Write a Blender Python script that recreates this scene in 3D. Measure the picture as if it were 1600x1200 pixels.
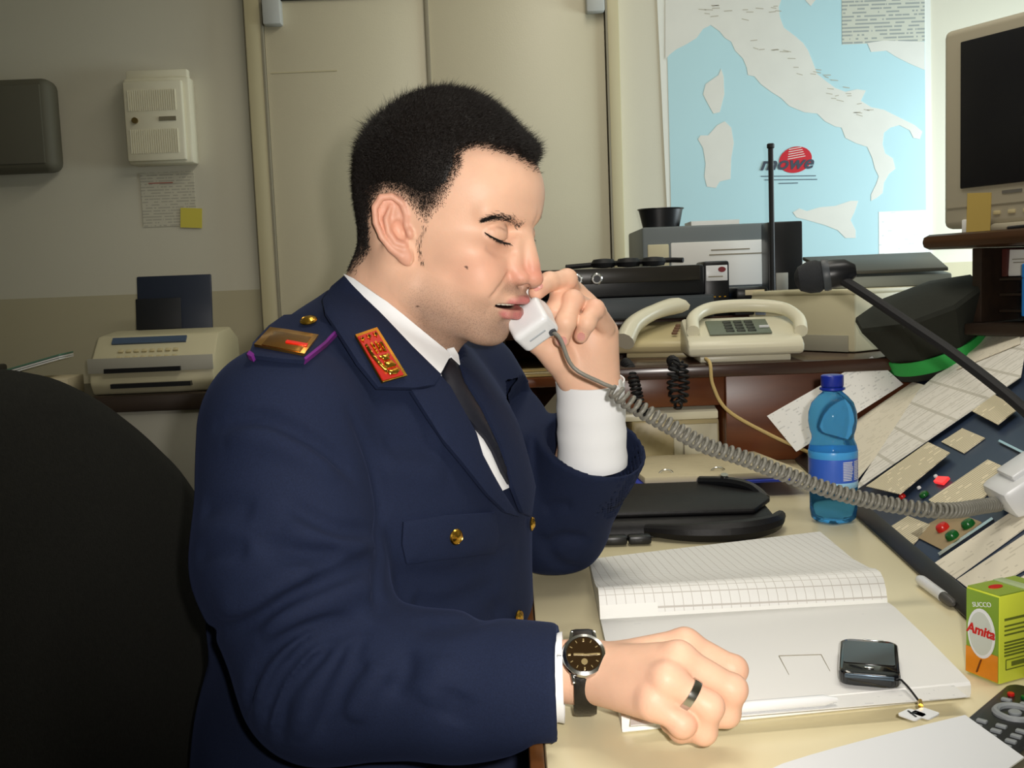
import bpy, bmesh, random
import numpy as np
from math import *
from mathutils import Vector, Matrix

random.seed(7); np.random.seed(7)
for _o in list(bpy.data.objects): bpy.data.objects.remove(_o)
scn = bpy.context.scene
COL = scn.collection

# ------------------------------------------------------------------ camera
CAM_H, PITCH, ROLL, FPX = 1.11, radians(5.5), radians(2.24), 1600.0
CF = np.array([0, cos(PITCH), -sin(PITCH)]); _r0 = np.array([1, 0, 0.]); _u0 = np.array([0, sin(PITCH), cos(PITCH)])
CR = cos(ROLL)*_r0 - sin(ROLL)*_u0; CU = cos(ROLL)*_u0 + sin(ROLL)*_r0
CC = np.array([0, 0, CAM_H])
cam = bpy.data.objects.new('camera', bpy.data.cameras.new('camera'))
COL.objects.link(cam)
cam.data.sensor_width = 36; cam.data.lens = 36*FPX/1600; cam.data.clip_start = .02
m = Matrix.Identity(4)
for i in range(3):
    m[i][0], m[i][1], m[i][2], m[i][3] = CR[i], CU[i], -CF[i], CC[i]
cam.matrix_world = m
scn.camera = cam

def ray(x, y): return CF + CR*(x-800)/FPX - CU*(y-600)/FPX
def atY(x, y, Y): d = ray(x, y); return CC + d*Y/d[1]
def atZ(x, y, Z): d = ray(x, y); return CC + d*(Z-CAM_H)/d[2]
def onplane(x, y, P, N): d = ray(x, y); return CC + d*(np.dot(np.array(P)-CC, N)/np.dot(d, N))

# ------------------------------------------------------------------ world, lights, exposure
W = bpy.data.worlds.new('room_air'); scn.world = W; W.use_nodes = True
W.node_tree.nodes['Background'].inputs[0].default_value = (.9, .95, 1, 1)
W.node_tree.nodes['Background'].inputs[1].default_value = .15

def lamp(name, kind, loc, power, color, size=.1, size_y=None, look=None):
    L = bpy.data.lights.new(name, kind); L.energy = power; L.color = color
    if kind == 'AREA':
        L.size = size
        if size_y: L.shape = 'RECTANGLE'; L.size_y = size_y
    else: L.shadow_soft_size = size
    o = bpy.data.objects.new(name, L); COL.objects.link(o); o.location = loc
    if look is not None:
        o.rotation_euler = (Vector(look)-Vector(loc)).to_track_quat('-Z', 'Y').to_euler()
    return o
# the photographer's flash, just right of and above the lens
fl = CC + CR*.045 + CU*.03
lamp('camera_flash', 'SPOT', fl, 44, (1, .95, .89), .012, look=fl+CF*2+np.array([.05, 0, 0]))
bpy.data.lights['camera_flash'].spot_size = radians(74); bpy.data.lights['camera_flash'].spot_blend = .9
# two ceiling fluorescent fixtures and the daylight of the window in the right wall
lamp('ceiling_lamp_near', 'AREA', (.6, .9, 2.62), 13, (1, .95, .86), 1.2, .3, look=(.6, .9, 0))
lamp('ceiling_lamp_far', 'AREA', (.3, 2.0, 2.62), 8, (1, .92, .78), 1.2, .3, look=(-.3, 2.1, 0))
lamp('window_daylight', 'AREA', (2.12, 2.55, 1.32), 30, (.82, .95, 1), .9, .75, look=(.6, 3.1, 1.02))
scn.view_settings.view_transform = 'Standard'; scn.view_settings.look = 'None'
scn.view_settings.gamma = 1; scn.view_settings.use_curve_mapping = False
scn.view_settings.exposure = 0.0

# ------------------------------------------------------------------ helpers
def lin(h):
    if not isinstance(h, str): return tuple(h)
    h = h.lstrip('#'); c = [int(h[i:i+2], 16)/255 for i in (0, 2, 4)]
    return tuple(x/12.92 if x <= .04045 else ((x+.055)/1.055)**2.4 for x in c)

class NT:
    def __init__(s, name):
        s.m = bpy.data.materials.new(name); s.m.use_nodes = True; s.t = s.m.node_tree
        s.b = s.t.nodes['Principled BSDF']
    def n(s, kind, **kw):
        nd = s.t.nodes.new(kind)
        for k, v in kw.items():
            if k.startswith('i_'): nd.inputs[k[2:].replace('_', ' ')].default_value = v
            elif isinstance(getattr(nd, k, None), bpy.types.NodeSocket): pass
            else: setattr(nd, k, v)
        return nd
    def l(s, a, b): s.t.links.new(a, b)
    def math(s, op, a, b=None, clamp=False):
        nd = s.t.nodes.new('ShaderNodeMath'); nd.operation = op; nd.use_clamp = clamp
        for i, v in enumerate((a, b)):
            if v is None: continue
            if isinstance(v, (int, float)): nd.inputs[i].default_value = v
            else: s.l(v, nd.inputs[i])
        return nd.outputs[0]
    def mix(s, fac, a, b):
        nd = s.t.nodes.new('ShaderNodeMix'); nd.data_type = 'RGBA'
        for k, v in ((0, fac), (6, a), (7, b)):
            if isinstance(v, (int, float)): nd.inputs[k].default_value = v
            elif isinstance(v, tuple): nd.inputs[k].default_value = (*v[:3], 1)
            else: s.l(v, nd.inputs[k])
        return nd.outputs[2]

def mat(name, col, rough=.5, metal=0., spec=.5, noise=None, bump=None, coat=0, trans=0, ior=1.45, emit=0, sheen=0, alpha=1):
    N = NT(name); c = lin(col); b = N.b
    b.inputs['Base Color'].default_value = (*c, 1)
    b.inputs['Roughness'].default_value = rough; b.inputs['Metallic'].default_value = metal
    b.inputs['Specular IOR Level'].default_value = spec; b.inputs['Coat Weight'].default_value = coat
    b.inputs['Transmission Weight'].default_value = trans; b.inputs['IOR'].default_value = ior
    b.inputs['Sheen Weight'].default_value = sheen
    if emit: b.inputs['Emission Color'].default_value = (*c, 1); b.inputs['Emission Strength'].default_value = emit
    if noise or bump:
        tc = N.n('ShaderNodeTexCoord')
    if noise:
        sc, amt = noise[:2]
        nz = N.n('ShaderNodeTexNoise', i_Scale=sc, i_Detail=4.)
        mp = N.n('ShaderNodeMapping'); mp.inputs['Scale'].default_value = noise[2] if len(noise) > 2 else (1, 1, 1)
        N.l(tc.outputs['Object'], mp.inputs[0]); N.l(mp.outputs[0], nz.inputs['Vector'])
        lo = tuple(x*(1-amt) for x in c); hi = tuple(min(1, x*(1+amt)) for x in c)
        N.l(N.mix(nz.outputs[0], lo, hi), b.inputs['Base Color'])
    if bump:
        nz = N.n('ShaderNodeTexNoise', i_Scale=float(bump[0]), i_Detail=3.); N.l(tc.outputs['Object'], nz.inputs['Vector'])
        bp = N.n('ShaderNodeBump', i_Strength=float(bump[1]), i_Distance=bump[2] if len(bump) > 2 else .002)
        N.l(nz.outputs[0], bp.inputs['Height']); N.l(bp.outputs[0], b.inputs['Normal'])
    return N.m

def wood(name, c1, c2, rough=.35, scale=3., axis=(1, 12, 12)):
    N = NT(name); tc = N.n('ShaderNodeTexCoord'); mp = N.n('ShaderNodeMapping'); mp.inputs['Scale'].default_value = axis
    N.l(tc.outputs['Object'], mp.inputs[0])
    nz = N.n('ShaderNodeTexNoise', i_Scale=scale, i_Detail=6., i_Distortion=.6); N.l(mp.outputs[0], nz.inputs['Vector'])
    cr = N.n('ShaderNodeMapRange'); cr.inputs[1].default_value = .35; cr.inputs[2].default_value = .7
    N.l(nz.outputs[0], cr.inputs[0])
    N.l(N.mix(cr.outputs[0], lin(c1), lin(c2)), N.b.inputs['Base Color']); N.b.inputs['Roughness'].default_value = rough
    return N.m

def printed(name, base, ink, pitch=.005, fill=.45, density=.5, words=60., margin=0., ax='Y', strength=.7, cells=None, rough=.7):
    """paper with rows of printed or written marks: rows repeat along local `ax`, marks break up along the other axis"""
    N = NT(name); tc = N.n('ShaderNodeTexCoord'); sp = N.n('ShaderNodeSeparateXYZ'); N.l(tc.outputs['Object'], sp.inputs[0])
    a = sp.outputs[ax]; o = sp.outputs['X' if ax == 'Y' else 'Y']
    row = N.math('FRACT', N.math('DIVIDE', a, pitch)); on = N.math('LESS_THAN', row, fill)
    rid = N.math('FLOOR', N.math('DIVIDE', a, pitch))
    cv = N.n('ShaderNodeCombineXYZ'); N.l(N.math('MULTIPLY', o, words), cv.inputs[0]); N.l(N.math('MULTIPLY', rid, 3.7), cv.inputs[1])
    nz = N.n('ShaderNodeTexNoise', i_Scale=1., i_Detail=3.); N.l(cv.outputs[0], nz.inputs['Vector'])
    tx = N.math('GREATER_THAN', nz.outputs[0], 1-density)
    f = N.math('MULTIPLY', N.math('MULTIPLY', on, tx), strength)
    colr = N.mix(f, lin(base), lin(ink))
    if cells:
        px, py, cc, st = cells
        l1 = N.math('LESS_THAN', N.math('FRACT', N.math('DIVIDE', sp.outputs['X'], px)), .07)
        l2 = N.math('LESS_THAN', N.math('FRACT', N.math('DIVIDE', sp.outputs['Y'], py)), .09)
        colr = N.mix(N.math('MULTIPLY', N.math('MAXIMUM', l1, l2), st), colr, lin(cc))
    N.l(colr, N.b.inputs['Base Color']); N.b.inputs['Roughness'].default_value = rough
    N.b.inputs['Specular IOR Level'].default_value = .3
    return N.m

def thing(name, label, cat, loc=(0, 0, 0), rz=0, group=None):
    o = bpy.data.objects.new(name, None); COL.objects.link(o)
    o.empty_display_size = .05
    o.location = Vector(loc); o.rotation_euler = (0, 0, rz); o['label'] = label; o['category'] = cat
    if group: o['group'] = group
    return o
def tag(o, label, cat, group=None):
    o['label'] = label; o['category'] = cat
    if group: o['group'] = group
    return o
def rmat(root):
    mm = Matrix.Identity(4)
    while root is not None:
        mm = (Matrix.Translation(root.location) @ root.rotation_euler.to_matrix().to_4x4()) @ mm; root = root.parent
    return mm
def part(name, bm, m, parent=None, world=False, sharp=35, loc=None, rot=None, label=None):
    """links bm as ONE mesh object; world=True: bm is in world coordinates and is brought into the parent's frame"""
    me = bpy.data.meshes.new(name)
    if isinstance(bm, bpy.types.Mesh): me = bm
    else:
        if world and parent is not None: bm.transform(rmat(parent).inverted())
        bm.normal_update(); bm.to_mesh(me); bm.free()
    o = bpy.data.objects.new(name, me); COL.objects.link(o)
    if isinstance(m, (list, tuple)):
        for x in m: me.materials.append(x)
    elif m is not None: me.materials.append(m)
    me.shade_smooth(); me.set_sharp_from_angle(angle=radians(sharp))
    if parent is not None: o.parent = parent
    if loc is not None: o.location = Vector(loc)
    if rot is not None: o.rotation_euler = rot
    if label: o['label'] = label
    return o
def struct(name, bm, m, parent=None, **k):
    o = part(name, bm, m, parent, **k)
    if parent is None: o['kind'] = 'structure'
    return o
B = bmesh.new

def box(bm, size, c=(0, 0, 0), bev=0, rot=None, seg=2):
    r = bmesh.ops.create_cube(bm, size=1)
    vs = r['verts']
    for v in vs: v.co = Vector((v.co.x*size[0], v.co.y*size[1], v.co.z*size[2]))
    if bev:
        es = list({e for v in vs for e in v.link_edges})
        r2 = bmesh.ops.bevel(bm, geom=es, offset=bev, segments=seg, profile=.5, affect='EDGES')
        vs = list({v for f in r2['faces'] for v in f.verts} | {v for v in vs if v.is_valid})
    M = Matrix.Translation(Vector(c)) @ (rot.to_4x4() if rot is not None else Matrix.Identity(4))
    bmesh.ops.transform(bm, matrix=M, verts=vs)
    return bm
def prism(bm, poly, vec, bev=0):
    """poly: list of 3D points (a face); vec: extrusion"""
    vs = [bm.verts.new(Vector(p)) for p in poly]; f = bm.faces.new(vs)
    r = bmesh.ops.extrude_face_region(bm, geom=[f])
    nv = [g for g in r['geom'] if isinstance(g, bmesh.types.BMVert)]
    bmesh.ops.translate(bm, verts=nv, vec=Vector(vec))
    al = vs+nv
    fs = list({f for v in al for f in v.link_faces}); bmesh.ops.recalc_face_normals(bm, faces=fs)
    if bev:
        es = list({e for v in al for e in v.link_edges})
        bmesh.ops.bevel(bm, geom=es, offset=bev, segments=2, profile=.5, affect='EDGES')
    return bm
def lathe(bm, prof, seg=32, M=None, rf=None):
    """prof [(r,z)]; rf(r, z, angle) may vary the radius"""
    rings = []
    for r, z in prof:
        ring = []
        for i in range(seg):
            a = 2*pi*i/seg; rr = max(r, 1e-5)
            if rf: rr = max(rf(r, z, a), 1e-5)
            p = Vector((rr*cos(a), rr*sin(a), z))
            ring.append(bm.verts.new(M @ p if M is not None else p))
        rings.append(ring)
    fs = []
    for a, b in zip(rings, rings[1:]):
        for i in range(seg): fs.append(bm.faces.new((a[i], a[(i+1) % seg], b[(i+1) % seg], b[i])))
    if prof[0][0] > 1e-4: fs.append(bm.faces.new(rings[0][::-1]))
    if prof[-1][0] > 1e-4: fs.append(bm.faces.new(rings[-1]))
    return bm
def cyl(bm, r, h, c=(0, 0, 0), axis=(0, 0, 1), seg=24, bev=0.):
    q = Vector((0, 0, 1)).rotation_difference(Vector(axis).normalized()).to_matrix().to_4x4()
    M = Matrix.Translation(Vector(c)) @ q
    pr = [(r-bev, 0), (r, bev), (r, h-bev), (r-bev, h)] if bev else [(r, 0), (r, h)]
    return lathe(bm, pr, seg, M)
def spline(pts, n=8):
    P = [np.array(p, float) for p in pts]; P = [2*P[0]-P[1]]+P+[2*P[-1]-P[-2]]; out = []
    for i in range(1, len(P)-2):
        for k in range(n):
            t = k/n; a, b, c, d = P[i-1:i+3]
            out.append(.5*((2*b)+(c-a)*t+(2*a-5*b+4*c-d)*t*t+(3*b-a-3*c+d)*t**3))
    out.append(P[-2]); return out
def tube(bm, pts, r, seg=10, closed=False):
    pts = [Vector(p) for p in pts]; n = len(pts); rr = r if hasattr(r, '__len__') else [r]*n
    prev = None; rings = []
    for i, p in enumerate(pts):
        if closed: t = pts[(i+1) % n]-pts[i-1]
        else: t = pts[min(i+1, n-1)]-pts[max(i-1, 0)]
        t.normalize()
        if prev is None: u = t.orthogonal().normalized()
        else:
            u = prev-t*prev.dot(t); u = u.normalized() if u.length > 1e-6 else t.orthogonal().normalized()
        prev = u; w = t.cross(u)
        rings.append([bm.verts.new(p+(u*cos(2*pi*k/seg)+w*sin(2*pi*k/seg))*rr[i]) for k in range(seg)])
    prs = list(zip(rings, rings[1:]))+([(rings[-1], rings[0])] if closed else [])
    for a, b in prs:
        for k in range(seg): bm.faces.new((a[k], a[(k+1) % seg], b[(k+1) % seg], b[k]))
    if not closed:
        bm.faces.new(rings[0][::-1]); bm.faces.new(rings[-1])
    return bm
def strip(bm, pts, side, width, thick):
    """a flat band along pts, `side` the direction of its width"""
    pts = [Vector(p) for p in pts]; s = Vector(side).normalized()*width/2; rows = []
    for i, p in enumerate(pts):
        t = (pts[min(i+1, len(pts)-1)]-pts[max(i-1, 0)]).normalized(); nn = t.cross(s).normalized()*thick
        rows.append([bm.verts.new(p+s), bm.verts.new(p-s), bm.verts.new(p-s+nn), bm.verts.new(p+s+nn)])
    for a, b in zip(rows, rows[1:]):
        for k in range(4): bm.faces.new((a[k], a[(k+1) % 4], b[(k+1) % 4], b[k]))
    bm.faces.new(rows[0][::-1]); bm.faces.new(rows[-1]); bmesh.ops.recalc_face_normals(bm, faces=bm.faces)
    return bm
def rrect(w, h, r, n=5):
    """rounded rectangle outline, centred"""
    out = []
    for cx, cy, a0 in ((w/2-r, h/2-r, 0), (-w/2+r, h/2-r, 90), (-w/2+r, -h/2+r, 180), (w/2-r, -h/2+r, 270)):
        for k in range(n+1):
            a = radians(a0+90*k/n); out.append((cx+r*cos(a), cy+r*sin(a)))
    return out
def text(name, s, size, m, parent, loc, rot, ext=.0002, shear=0, bold=0, sx=1):
    cu = bpy.data.curves.new(name, 'FONT'); cu.body = s; cu.size = size; cu.extrude = ext; cu.shear = shear; cu.offset = bold
    cu.align_x = 'CENTER'; cu.align_y = 'CENTER'; cu.resolution_u = 3
    o = bpy.data.objects.new(name, cu); COL.objects.link(o)
    dg = bpy.context.evaluated_depsgraph_get()
    me = bpy.data.meshes.new_from_object(o.evaluated_get(dg)); bpy.data.objects.remove(o)
    me.transform(Matrix.Diagonal((sx, 1, 1, 1)))
    return part(name, me, m, parent, loc=loc, rot=rot)
# ------------------------------------------------------------------ materials
M = {}
def two_tone():
    N = NT('wall_paint'); tc = N.n('ShaderNodeTexCoord'); sp = N.n('ShaderNodeSeparateXYZ'); N.l(tc.outputs['Object'], sp.inputs[0])
    up = N.math('GREATER_THAN', sp.outputs['Z'], 1.128)
    nz = N.n('ShaderNodeTexNoise', i_Scale=1.6, i_Detail=3.); N.l(tc.outputs['Object'], nz.inputs['Vector'])
    up_c = N.mix(nz.outputs[0], lin('#cfcbb8'), lin('#d6d2c0')); lo_c = N.mix(nz.outputs[0], lin('#b9b193'), lin('#c0b89a'))
    N.l(N.mix(up, lo_c, up_c), N.b.inputs['Base Color']); N.b.inputs['Roughness'].default_value = .75
    n2 = N.n('ShaderNodeTexNoise', i_Scale=180., i_Detail=2.); N.l(tc.outputs['Object'], n2.inputs['Vector'])
    bp = N.n('ShaderNodeBump', i_Strength=.15, i_Distance=.001); N.l(n2.outputs[0], bp.inputs['Height']); N.l(bp.outputs[0], N.b.inputs['Normal'])
    return N.m
M['wall'] = two_tone()
M['door'] = mat('door_laminate', '#cfc8ae', .38, noise=(3, .03), bump=(220, .25, .0008))
M['frame'] = mat('door_frame_paint', '#c4bb98', .45)
M['gap'] = mat('shadow_gap_rubber', '#2c2a22', .9)
M['seam'] = mat('seam_strip', '#8f8874', .7)
M['closer'] = mat('hinge_cover', '#b9bcb8', .4)
M['ceiling'] = mat('ceiling_paint', '#e4e2d8', .8)
M['floor'] = mat('floor_tiles', '#6d675b', .4, noise=(2, .1))
M['cream'] = mat('cream_plastic', '#cfc7a6', .42)
M['ivory'] = mat('ivory_plastic', '#e2ddc4', .32, spec=.5)
M['ivory_dark'] = mat('ivory_plastic_aged', '#cbbd92', .35)
M['white'] = mat('white_plastic', '#e6e8ea', .3)
M['greybox'] = mat('olive_grey_plastic', '#5d5a4b', .7)
M['pale_metal'] = mat('pale_cabinet_metal', '#a8a598', .5)
M['black'] = mat('black_plastic', '#16171a', .35)
M['black_soft'] = mat('black_rubber', '#141416', .6)
M['charcoal'] = mat('charcoal_metal', '#3a3f43', .45)
M['graymetal'] = mat('grey_metal', '#6f7779', .45)
M['chrome'] = mat('chrome', '#d8d8d6', .15, 1)
M['brass'] = mat('polished_brass', '#d9a944', .22, 1)
M['wood'] = wood('brown_wood', '#5a2c12', '#74401d', .32, 2.2, (2, 14, 14))
M['woodtop'] = wood('dark_wood_top', '#33211a', '#4a3024', .22, 2.0, (2, 12, 12))
M['woodedge'] = wood('walnut_edge', '#5a3418', '#6e441f', .4, 2.5, (3, 3, 14))
M['darkwood'] = wood('dark_table_wood', '#2b211a', '#382a20', .4)
M['desk'] = mat('cream_desk_laminate', '#e0d5b0', .28, spec=.5, noise=(1.5, .03))
M['navy'] = mat('navy_console_metal', '#2d3b52', .38, noise=(6, .08))
M['paper'] = mat('white_paper', '#eeeeea', .75, spec=.2)
M['paper_beige'] = mat('aged_paper', '#d3c7a8', .75, spec=.2)
M['yellow'] = mat('yellow_note_paper', '#d8cb58', .8, spec=.2)
M['manila'] = mat('manila_paper', '#c8b078', .75, spec=.2)
M['red'] = mat('red_plastic', '#c8231c', .25)
M['redlit'] = mat('red_lamp_button', '#ff3a3a', .3, emit=.8)
M['green'] = mat('green_plastic', '#0d5a22', .25)
M['blue'] = mat('blue_plastic', '#2b3fae', .35)
M['screen'] = mat('dark_screen_glass', '#1d1d20', .25)
M['fabric'] = mat('black_chair_fabric', '#1e1e1b', .95, spec=.12, noise=(260, .35), bump=(500, .4, .001))

# ------------------------------------------------------------------ the room
bm = B(); box(bm, (6.6, 6.2, .1), (-.6, .6, -.05)); struct('floor', bm, M['floor'])
bm = B(); box(bm, (6.6, 6.2, .1), (-.6, .6, 2.75)); struct('ceiling', bm, M['ceiling'])
bm = B(); box(bm, (6.0, .12, 2.7), (-.6, 3.26, 1.35)); struct('wall_back', bm, M['wall'])
bm = B(); box(bm, (.12, 5.2, 2.7), (-3.55, .6, 1.35)); struct('wall_left', bm, M['wall'])
bm = B(); box(bm, (7.0, .12, 2.7), (-.6, -2.06, 1.35)); struct('wall_front', bm, M['wall'])
bm = B()
for s, c in (((.12, 4.0, 2.7), (2.36, 0, 1.35)), ((.12, .08, 2.7), (2.36, 3.16, 1.35)), ((.12, 1.12, .88), (2.36, 2.56, .44)), ((.12, 1.12, .5), (2.36, 2.56, 2.45))):
    box(bm, s, c)
struct('wall_right', bm, M['wall'])
wn = bpy.data.objects.new('window_1', None); COL.objects.link(wn); wn.location = (2.36, 2.56, .88); wn['kind'] = 'structure'
bm = B()
for s, c in (((.07, .06, 1.32), (0, -.53, .66)), ((.07, .06, 1.32), (0, .53, .66)), ((.07, 1.0, .06), (0, 0, .03)), ((.07, 1.0, .06), (0, 0, 1.29)), ((.05, .05, 1.2), (0, 0, .66))):
    box(bm, s, c, .004)
part('window_frame', bm, M['white'], wn)
bm = B(); box(bm, (.006, 1.0, 1.2), (0.01, 0, .66)); part('window_pane', bm, mat('window_glass', '#ffffff', .02, trans=1), wn)

# double door in the back wall
dr = bpy.data.objects.new('door_1', None); COL.objects.link(dr); dr.location = (-.19, 3.2, 0); dr['kind'] = 'structure'
bm = B()
box(bm, (.05, .05, 2.25), (-.543, -.02, 1.125), .004); box(bm, (.035, .05, 2.25), (.535, -.02, 1.125), .004)
box(bm, (1.04, .05, .05), (-.0, -.02, 2.225), .004)
part('door_frame', bm, M['frame'], dr)
bm = B(); box(bm, (.006, .052, 2.2), (-.517, -.021, 1.1)); box(bm, (.006, .052, 2.2), (.515, -.021, 1.1)); box(bm, (.004, .03, 2.2), (-.572, -.016, 1.1)); part('rebate_gap', bm, M['seam'], dr)
bm = B(); box(bm, (.487, .03, 1.985), (-.27, -.016, .9985), .002); part('door_leaf', bm, M['door'], dr)
bm = B(); box(bm, (.528, .03, 1.985), (.245, -.016, .9985), .002); part('door_leaf', bm, M['door'], dr)
bm = B(); box(bm, (1.03, .03, .2), (0, -.014, 2.1), .002); part('transom_panel', bm, M['door'], dr)
bm = B(); box(bm, (.012, .012, 1.98), (-.023, -.034, 1.0), .002); part('meeting_strip', bm, M['seam'], dr)
bm = B(); box(bm, (1.03, .02, .007), (0, -.030, 1.988)); part('top_gap', bm, M['gap'], dr)
bm = B(); box(bm, (.2, .002, .003), (-.4, -.032, 1.775)); part('scratch_mark', bm, M['frame'], dr)
for sx in (-1, 1):
    bm = B(); box(bm, (.055, .04, .075), (.482*sx, -.045, 1.948), .006); part('hinge_cover', bm, M['closer'], dr)
bm = B(); box(bm, (2.4, .02, .1), (-1.95, 3.19, .05), .004); struct('baseboard_left', bm, M['frame'])
bm = B(); box(bm, (1.9, .02, .1), (1.35, 3.19, .05), .004); struct('baseboard_right', bm, M['frame'])

# ------------------------------------------------------------------ left wall things
t = thing('wall_unit', 'rounded olive-grey box mounted high on the back wall, left of the fuse box', 'wall box', (-1.60, 3.2, 1.505))
bm = B(); box(bm, (.52, .09, .275), (0, -.045, .137), .03, seg=4); part('housing', bm, M['greybox'], t)
bm = B(); box(bm, (.47, .006, .23), (0, -.0905, .137), .002); part('front_panel', bm, mat('olive_grey_panel', '#5b584a', .8), t)

t = thing('fuse_box', 'white fuse box with ribbed door on the back wall beside the door', 'fuse box', (-1.03, 3.2, 1.515))
bm = B(); box(bm, (.196, .06, .256), (0, -.03, .128), .008); box(bm, (.186, .03, .03), (0, -.035, .265), .006); part('housing', bm, M['ivory'], t)
d = None
bm = B(); box(bm, (.176, .02, .235), (-.006, -.07, .125), .006)
for k in range(22):
    for z0, z1 in ((.155, .215), (.03, .1)):
        box(bm, (.003, .004, z1-z0), (-.078+k*.0066, -.081, (z0+z1)/2))
d = part('cover_door', bm, M['ivory'], t)
bm = B(); cyl(bm, .009, .008, (-.062, -.08, .127), (0, -1, 0)); part('lock', bm, mat('dull_brass', '#7d6a3e', .4, .7), d)
bm = B(); box(bm, (.05, .004, .012), (.035, -.0815, .13)); part('label_slot', bm, mat('label_slot_grey', '#7d7660', .6), d)
t = tag(part('notice_sheet', box(B(), (.165, .002, .165)), printed('notice_print', '#cdc9b6', '#6a6660', .009, .4, .55, 70, ax='Z' if False else 'Y', strength=.35), None), 'faded printed notice taped to the wall under the fuse box', 'notice')
t.data.transform(Matrix.Rotation(radians(-90), 4, 'X')); t.rotation_euler = (radians(90), 0, 0); t.location = (-1.035, 3.1985, 1.415)
bm = B(); box(bm, (.075, .003, .001), (-.02, .05, .002)); part('red_heading', bm, mat('faded_red_ink', '#b06a5c', .8), t)
t = tag(part('sticky_note', box(B(), (.066, .002, .06)), M['yellow'], None), 'yellow sticky note on the wall under the fuse box', 'sticky note')
t.location = (-.968, 3.195, 1.355); t.rotation_euler = (0, radians(4), 0)

# low cabinet with the fax machine
t = thing('low_cabinet', 'pale metal cabinet with dark wooden top standing against the back wall', 'cabinet', (-1.35, 2.95, 0))
bm = B(); box(bm, (1.15, .46, .045), (0, 0, .835), .004); part('top_board', bm, M['darkwood'], t)
bm = B(); box(bm, (1.1, .42, .8), (0, .01, .412), .003); part('carcass', bm, M['pale_metal'], t)
for k in range(3):
    bm = B(); box(bm, (1.06, .02, .25), (0, -.208, .69-.265*k), .003); d = part('drawer', bm, M['pale_metal'], t)
    bm = B(); box(bm, (.18, .015, .014), (.3, -.224, .69-.265*k), .003); part('handle', bm, M['charcoal'], d)

t = thing('fax_machine', 'cream fax machine on the low cabinet behind the chair', 'fax machine', (-.975, 2.93, .858), rz=radians(3))
prof = [(-.17, 0), (-.19, .03), (-.185, .075), (-.10, .155), (.05, .165), (.15, .13), (.16, 0)]
bm = B(); prism(bm, [(-.165, y, z) for y, z in prof], (.33, 0, 0), .008); part('body', bm, M['cream'], t)
bm = B(); box(bm, (.2, .03, .012), (-.02, -.19, .066)); part('output_slot', bm, M['black'], t)
bm = B(); box(bm, (.21, .03, .012), (0, -.192, .025)); part('paper_slot', bm, M['black'], t)
sl = Matrix.Rotation(atan2(.08, .085), 3, 'X')
bm = B(); box(bm, (.2, .022, .006), (-.02, -.118, .141), rot=sl); part('display', bm, mat('lcd_grey_blue', '#4a5a72', .25), t)
for r in range(2):
    for k in range(8):
        bm = B(); box(bm, (.013, .009, .005), (-.09+k*.021, -.147-.018*r, .115-.017*r), .001, rot=sl); part('key', bm, M['ivory_dark'], t)
bm = B(); box(bm, (.215, .008, .17), (.005, .07, .235), .004, rot=Matrix.Rotation(radians(-8), 3, 'X')); part('paper_tray', bm, mat('dark_blue_tray', '#252c3c', .4), t)
bm = B(); box(bm, (.13, .004, .09), (-.04, .058, .21), .002, rot=Matrix.Rotation(radians(-8), 3, 'X')); part('tray_flap', bm, mat('black_tray_flap', '#191b20', .5), t)
bm = B(); box(bm, (.33, .004, .04), (0, -.193, .08), .001); part('front_bezel', bm, M['pale_metal'], t)

t = thing('leaflet_pile', 'sheets with a green edge lying on the low cabinet behind the chair back', 'papers', (-1.32, 2.8, .858), rz=radians(8))
bm = B(); box(bm, (.2, .16, .05), (.02, 0, .025), .003); part('box_under', bm, M['paper_beige'], t)
for k in range(3):
    bm = B(); prism(bm, [(-.1, -.07, 0), (.1, -.07, .05), (.1, .07, .05), (-.1, .07, 0)], (0, 0, .004))
    part('sheet', bm, M['paper'] if k != 2 else mat('green_leaflet', '#5f8a72', .7), t, loc=(0, 0, .051+.0055*k))
t = thing('black_case', 'black case lying on the low cabinet at the left end', 'case', (-1.62, 2.85, .858))
bm = B(); box(bm, (.34, .2, .085), (0, 0, .0425), .008); part('body', bm, M['black'], t)
bm = B(); box(bm, (.1, .02, .012), (0.05, -.103, .03), .003); part('handle', bm, M['black_soft'], t)

# ------------------------------------------------------------------ wall map
t = thing('wall_map', 'large pale blue wall map of Italy hanging behind the radio desk', 'map', (.9, 3.2, 1.12))
def mp(zx, zy, off=.004):
    p = atY(960+zx/2.5, zy/2.5, 3.2); return Vector((p[0]-.9, -off, p[2]-1.12))
M['sea'] = mat('map_sea_blue', '#b5d9e0', .5, noise=(3, .05)); M['land'] = mat('map_land_cream', '#dcdcd4', .5, noise=(14, .06)); M['margin'] = mat('map_margin_white', '#e4e6de', .5)
M['legend'] = printed('map_legend_print', '#c9cbbd', '#60707c', .011, .45, .55, 40, ax='Z' if False else 'Y', strength=.55)
def flat(poly, off, m, name, th=.0008, world_off=None):
    bm = B(); prism(bm, [mp(x, y, off) for x, y in poly], (0, -th, 0)); return part(name, bm, m, t)
flat([(160, -120), (1232, -120), (1240, 1040), (215, 1035)], .001, M['margin'], 'sheet', .003)
flat([(198, -120), (1208, -120), (1216, 1022), (225, 1018)], .0045, M['sea'], 'sea')
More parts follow.
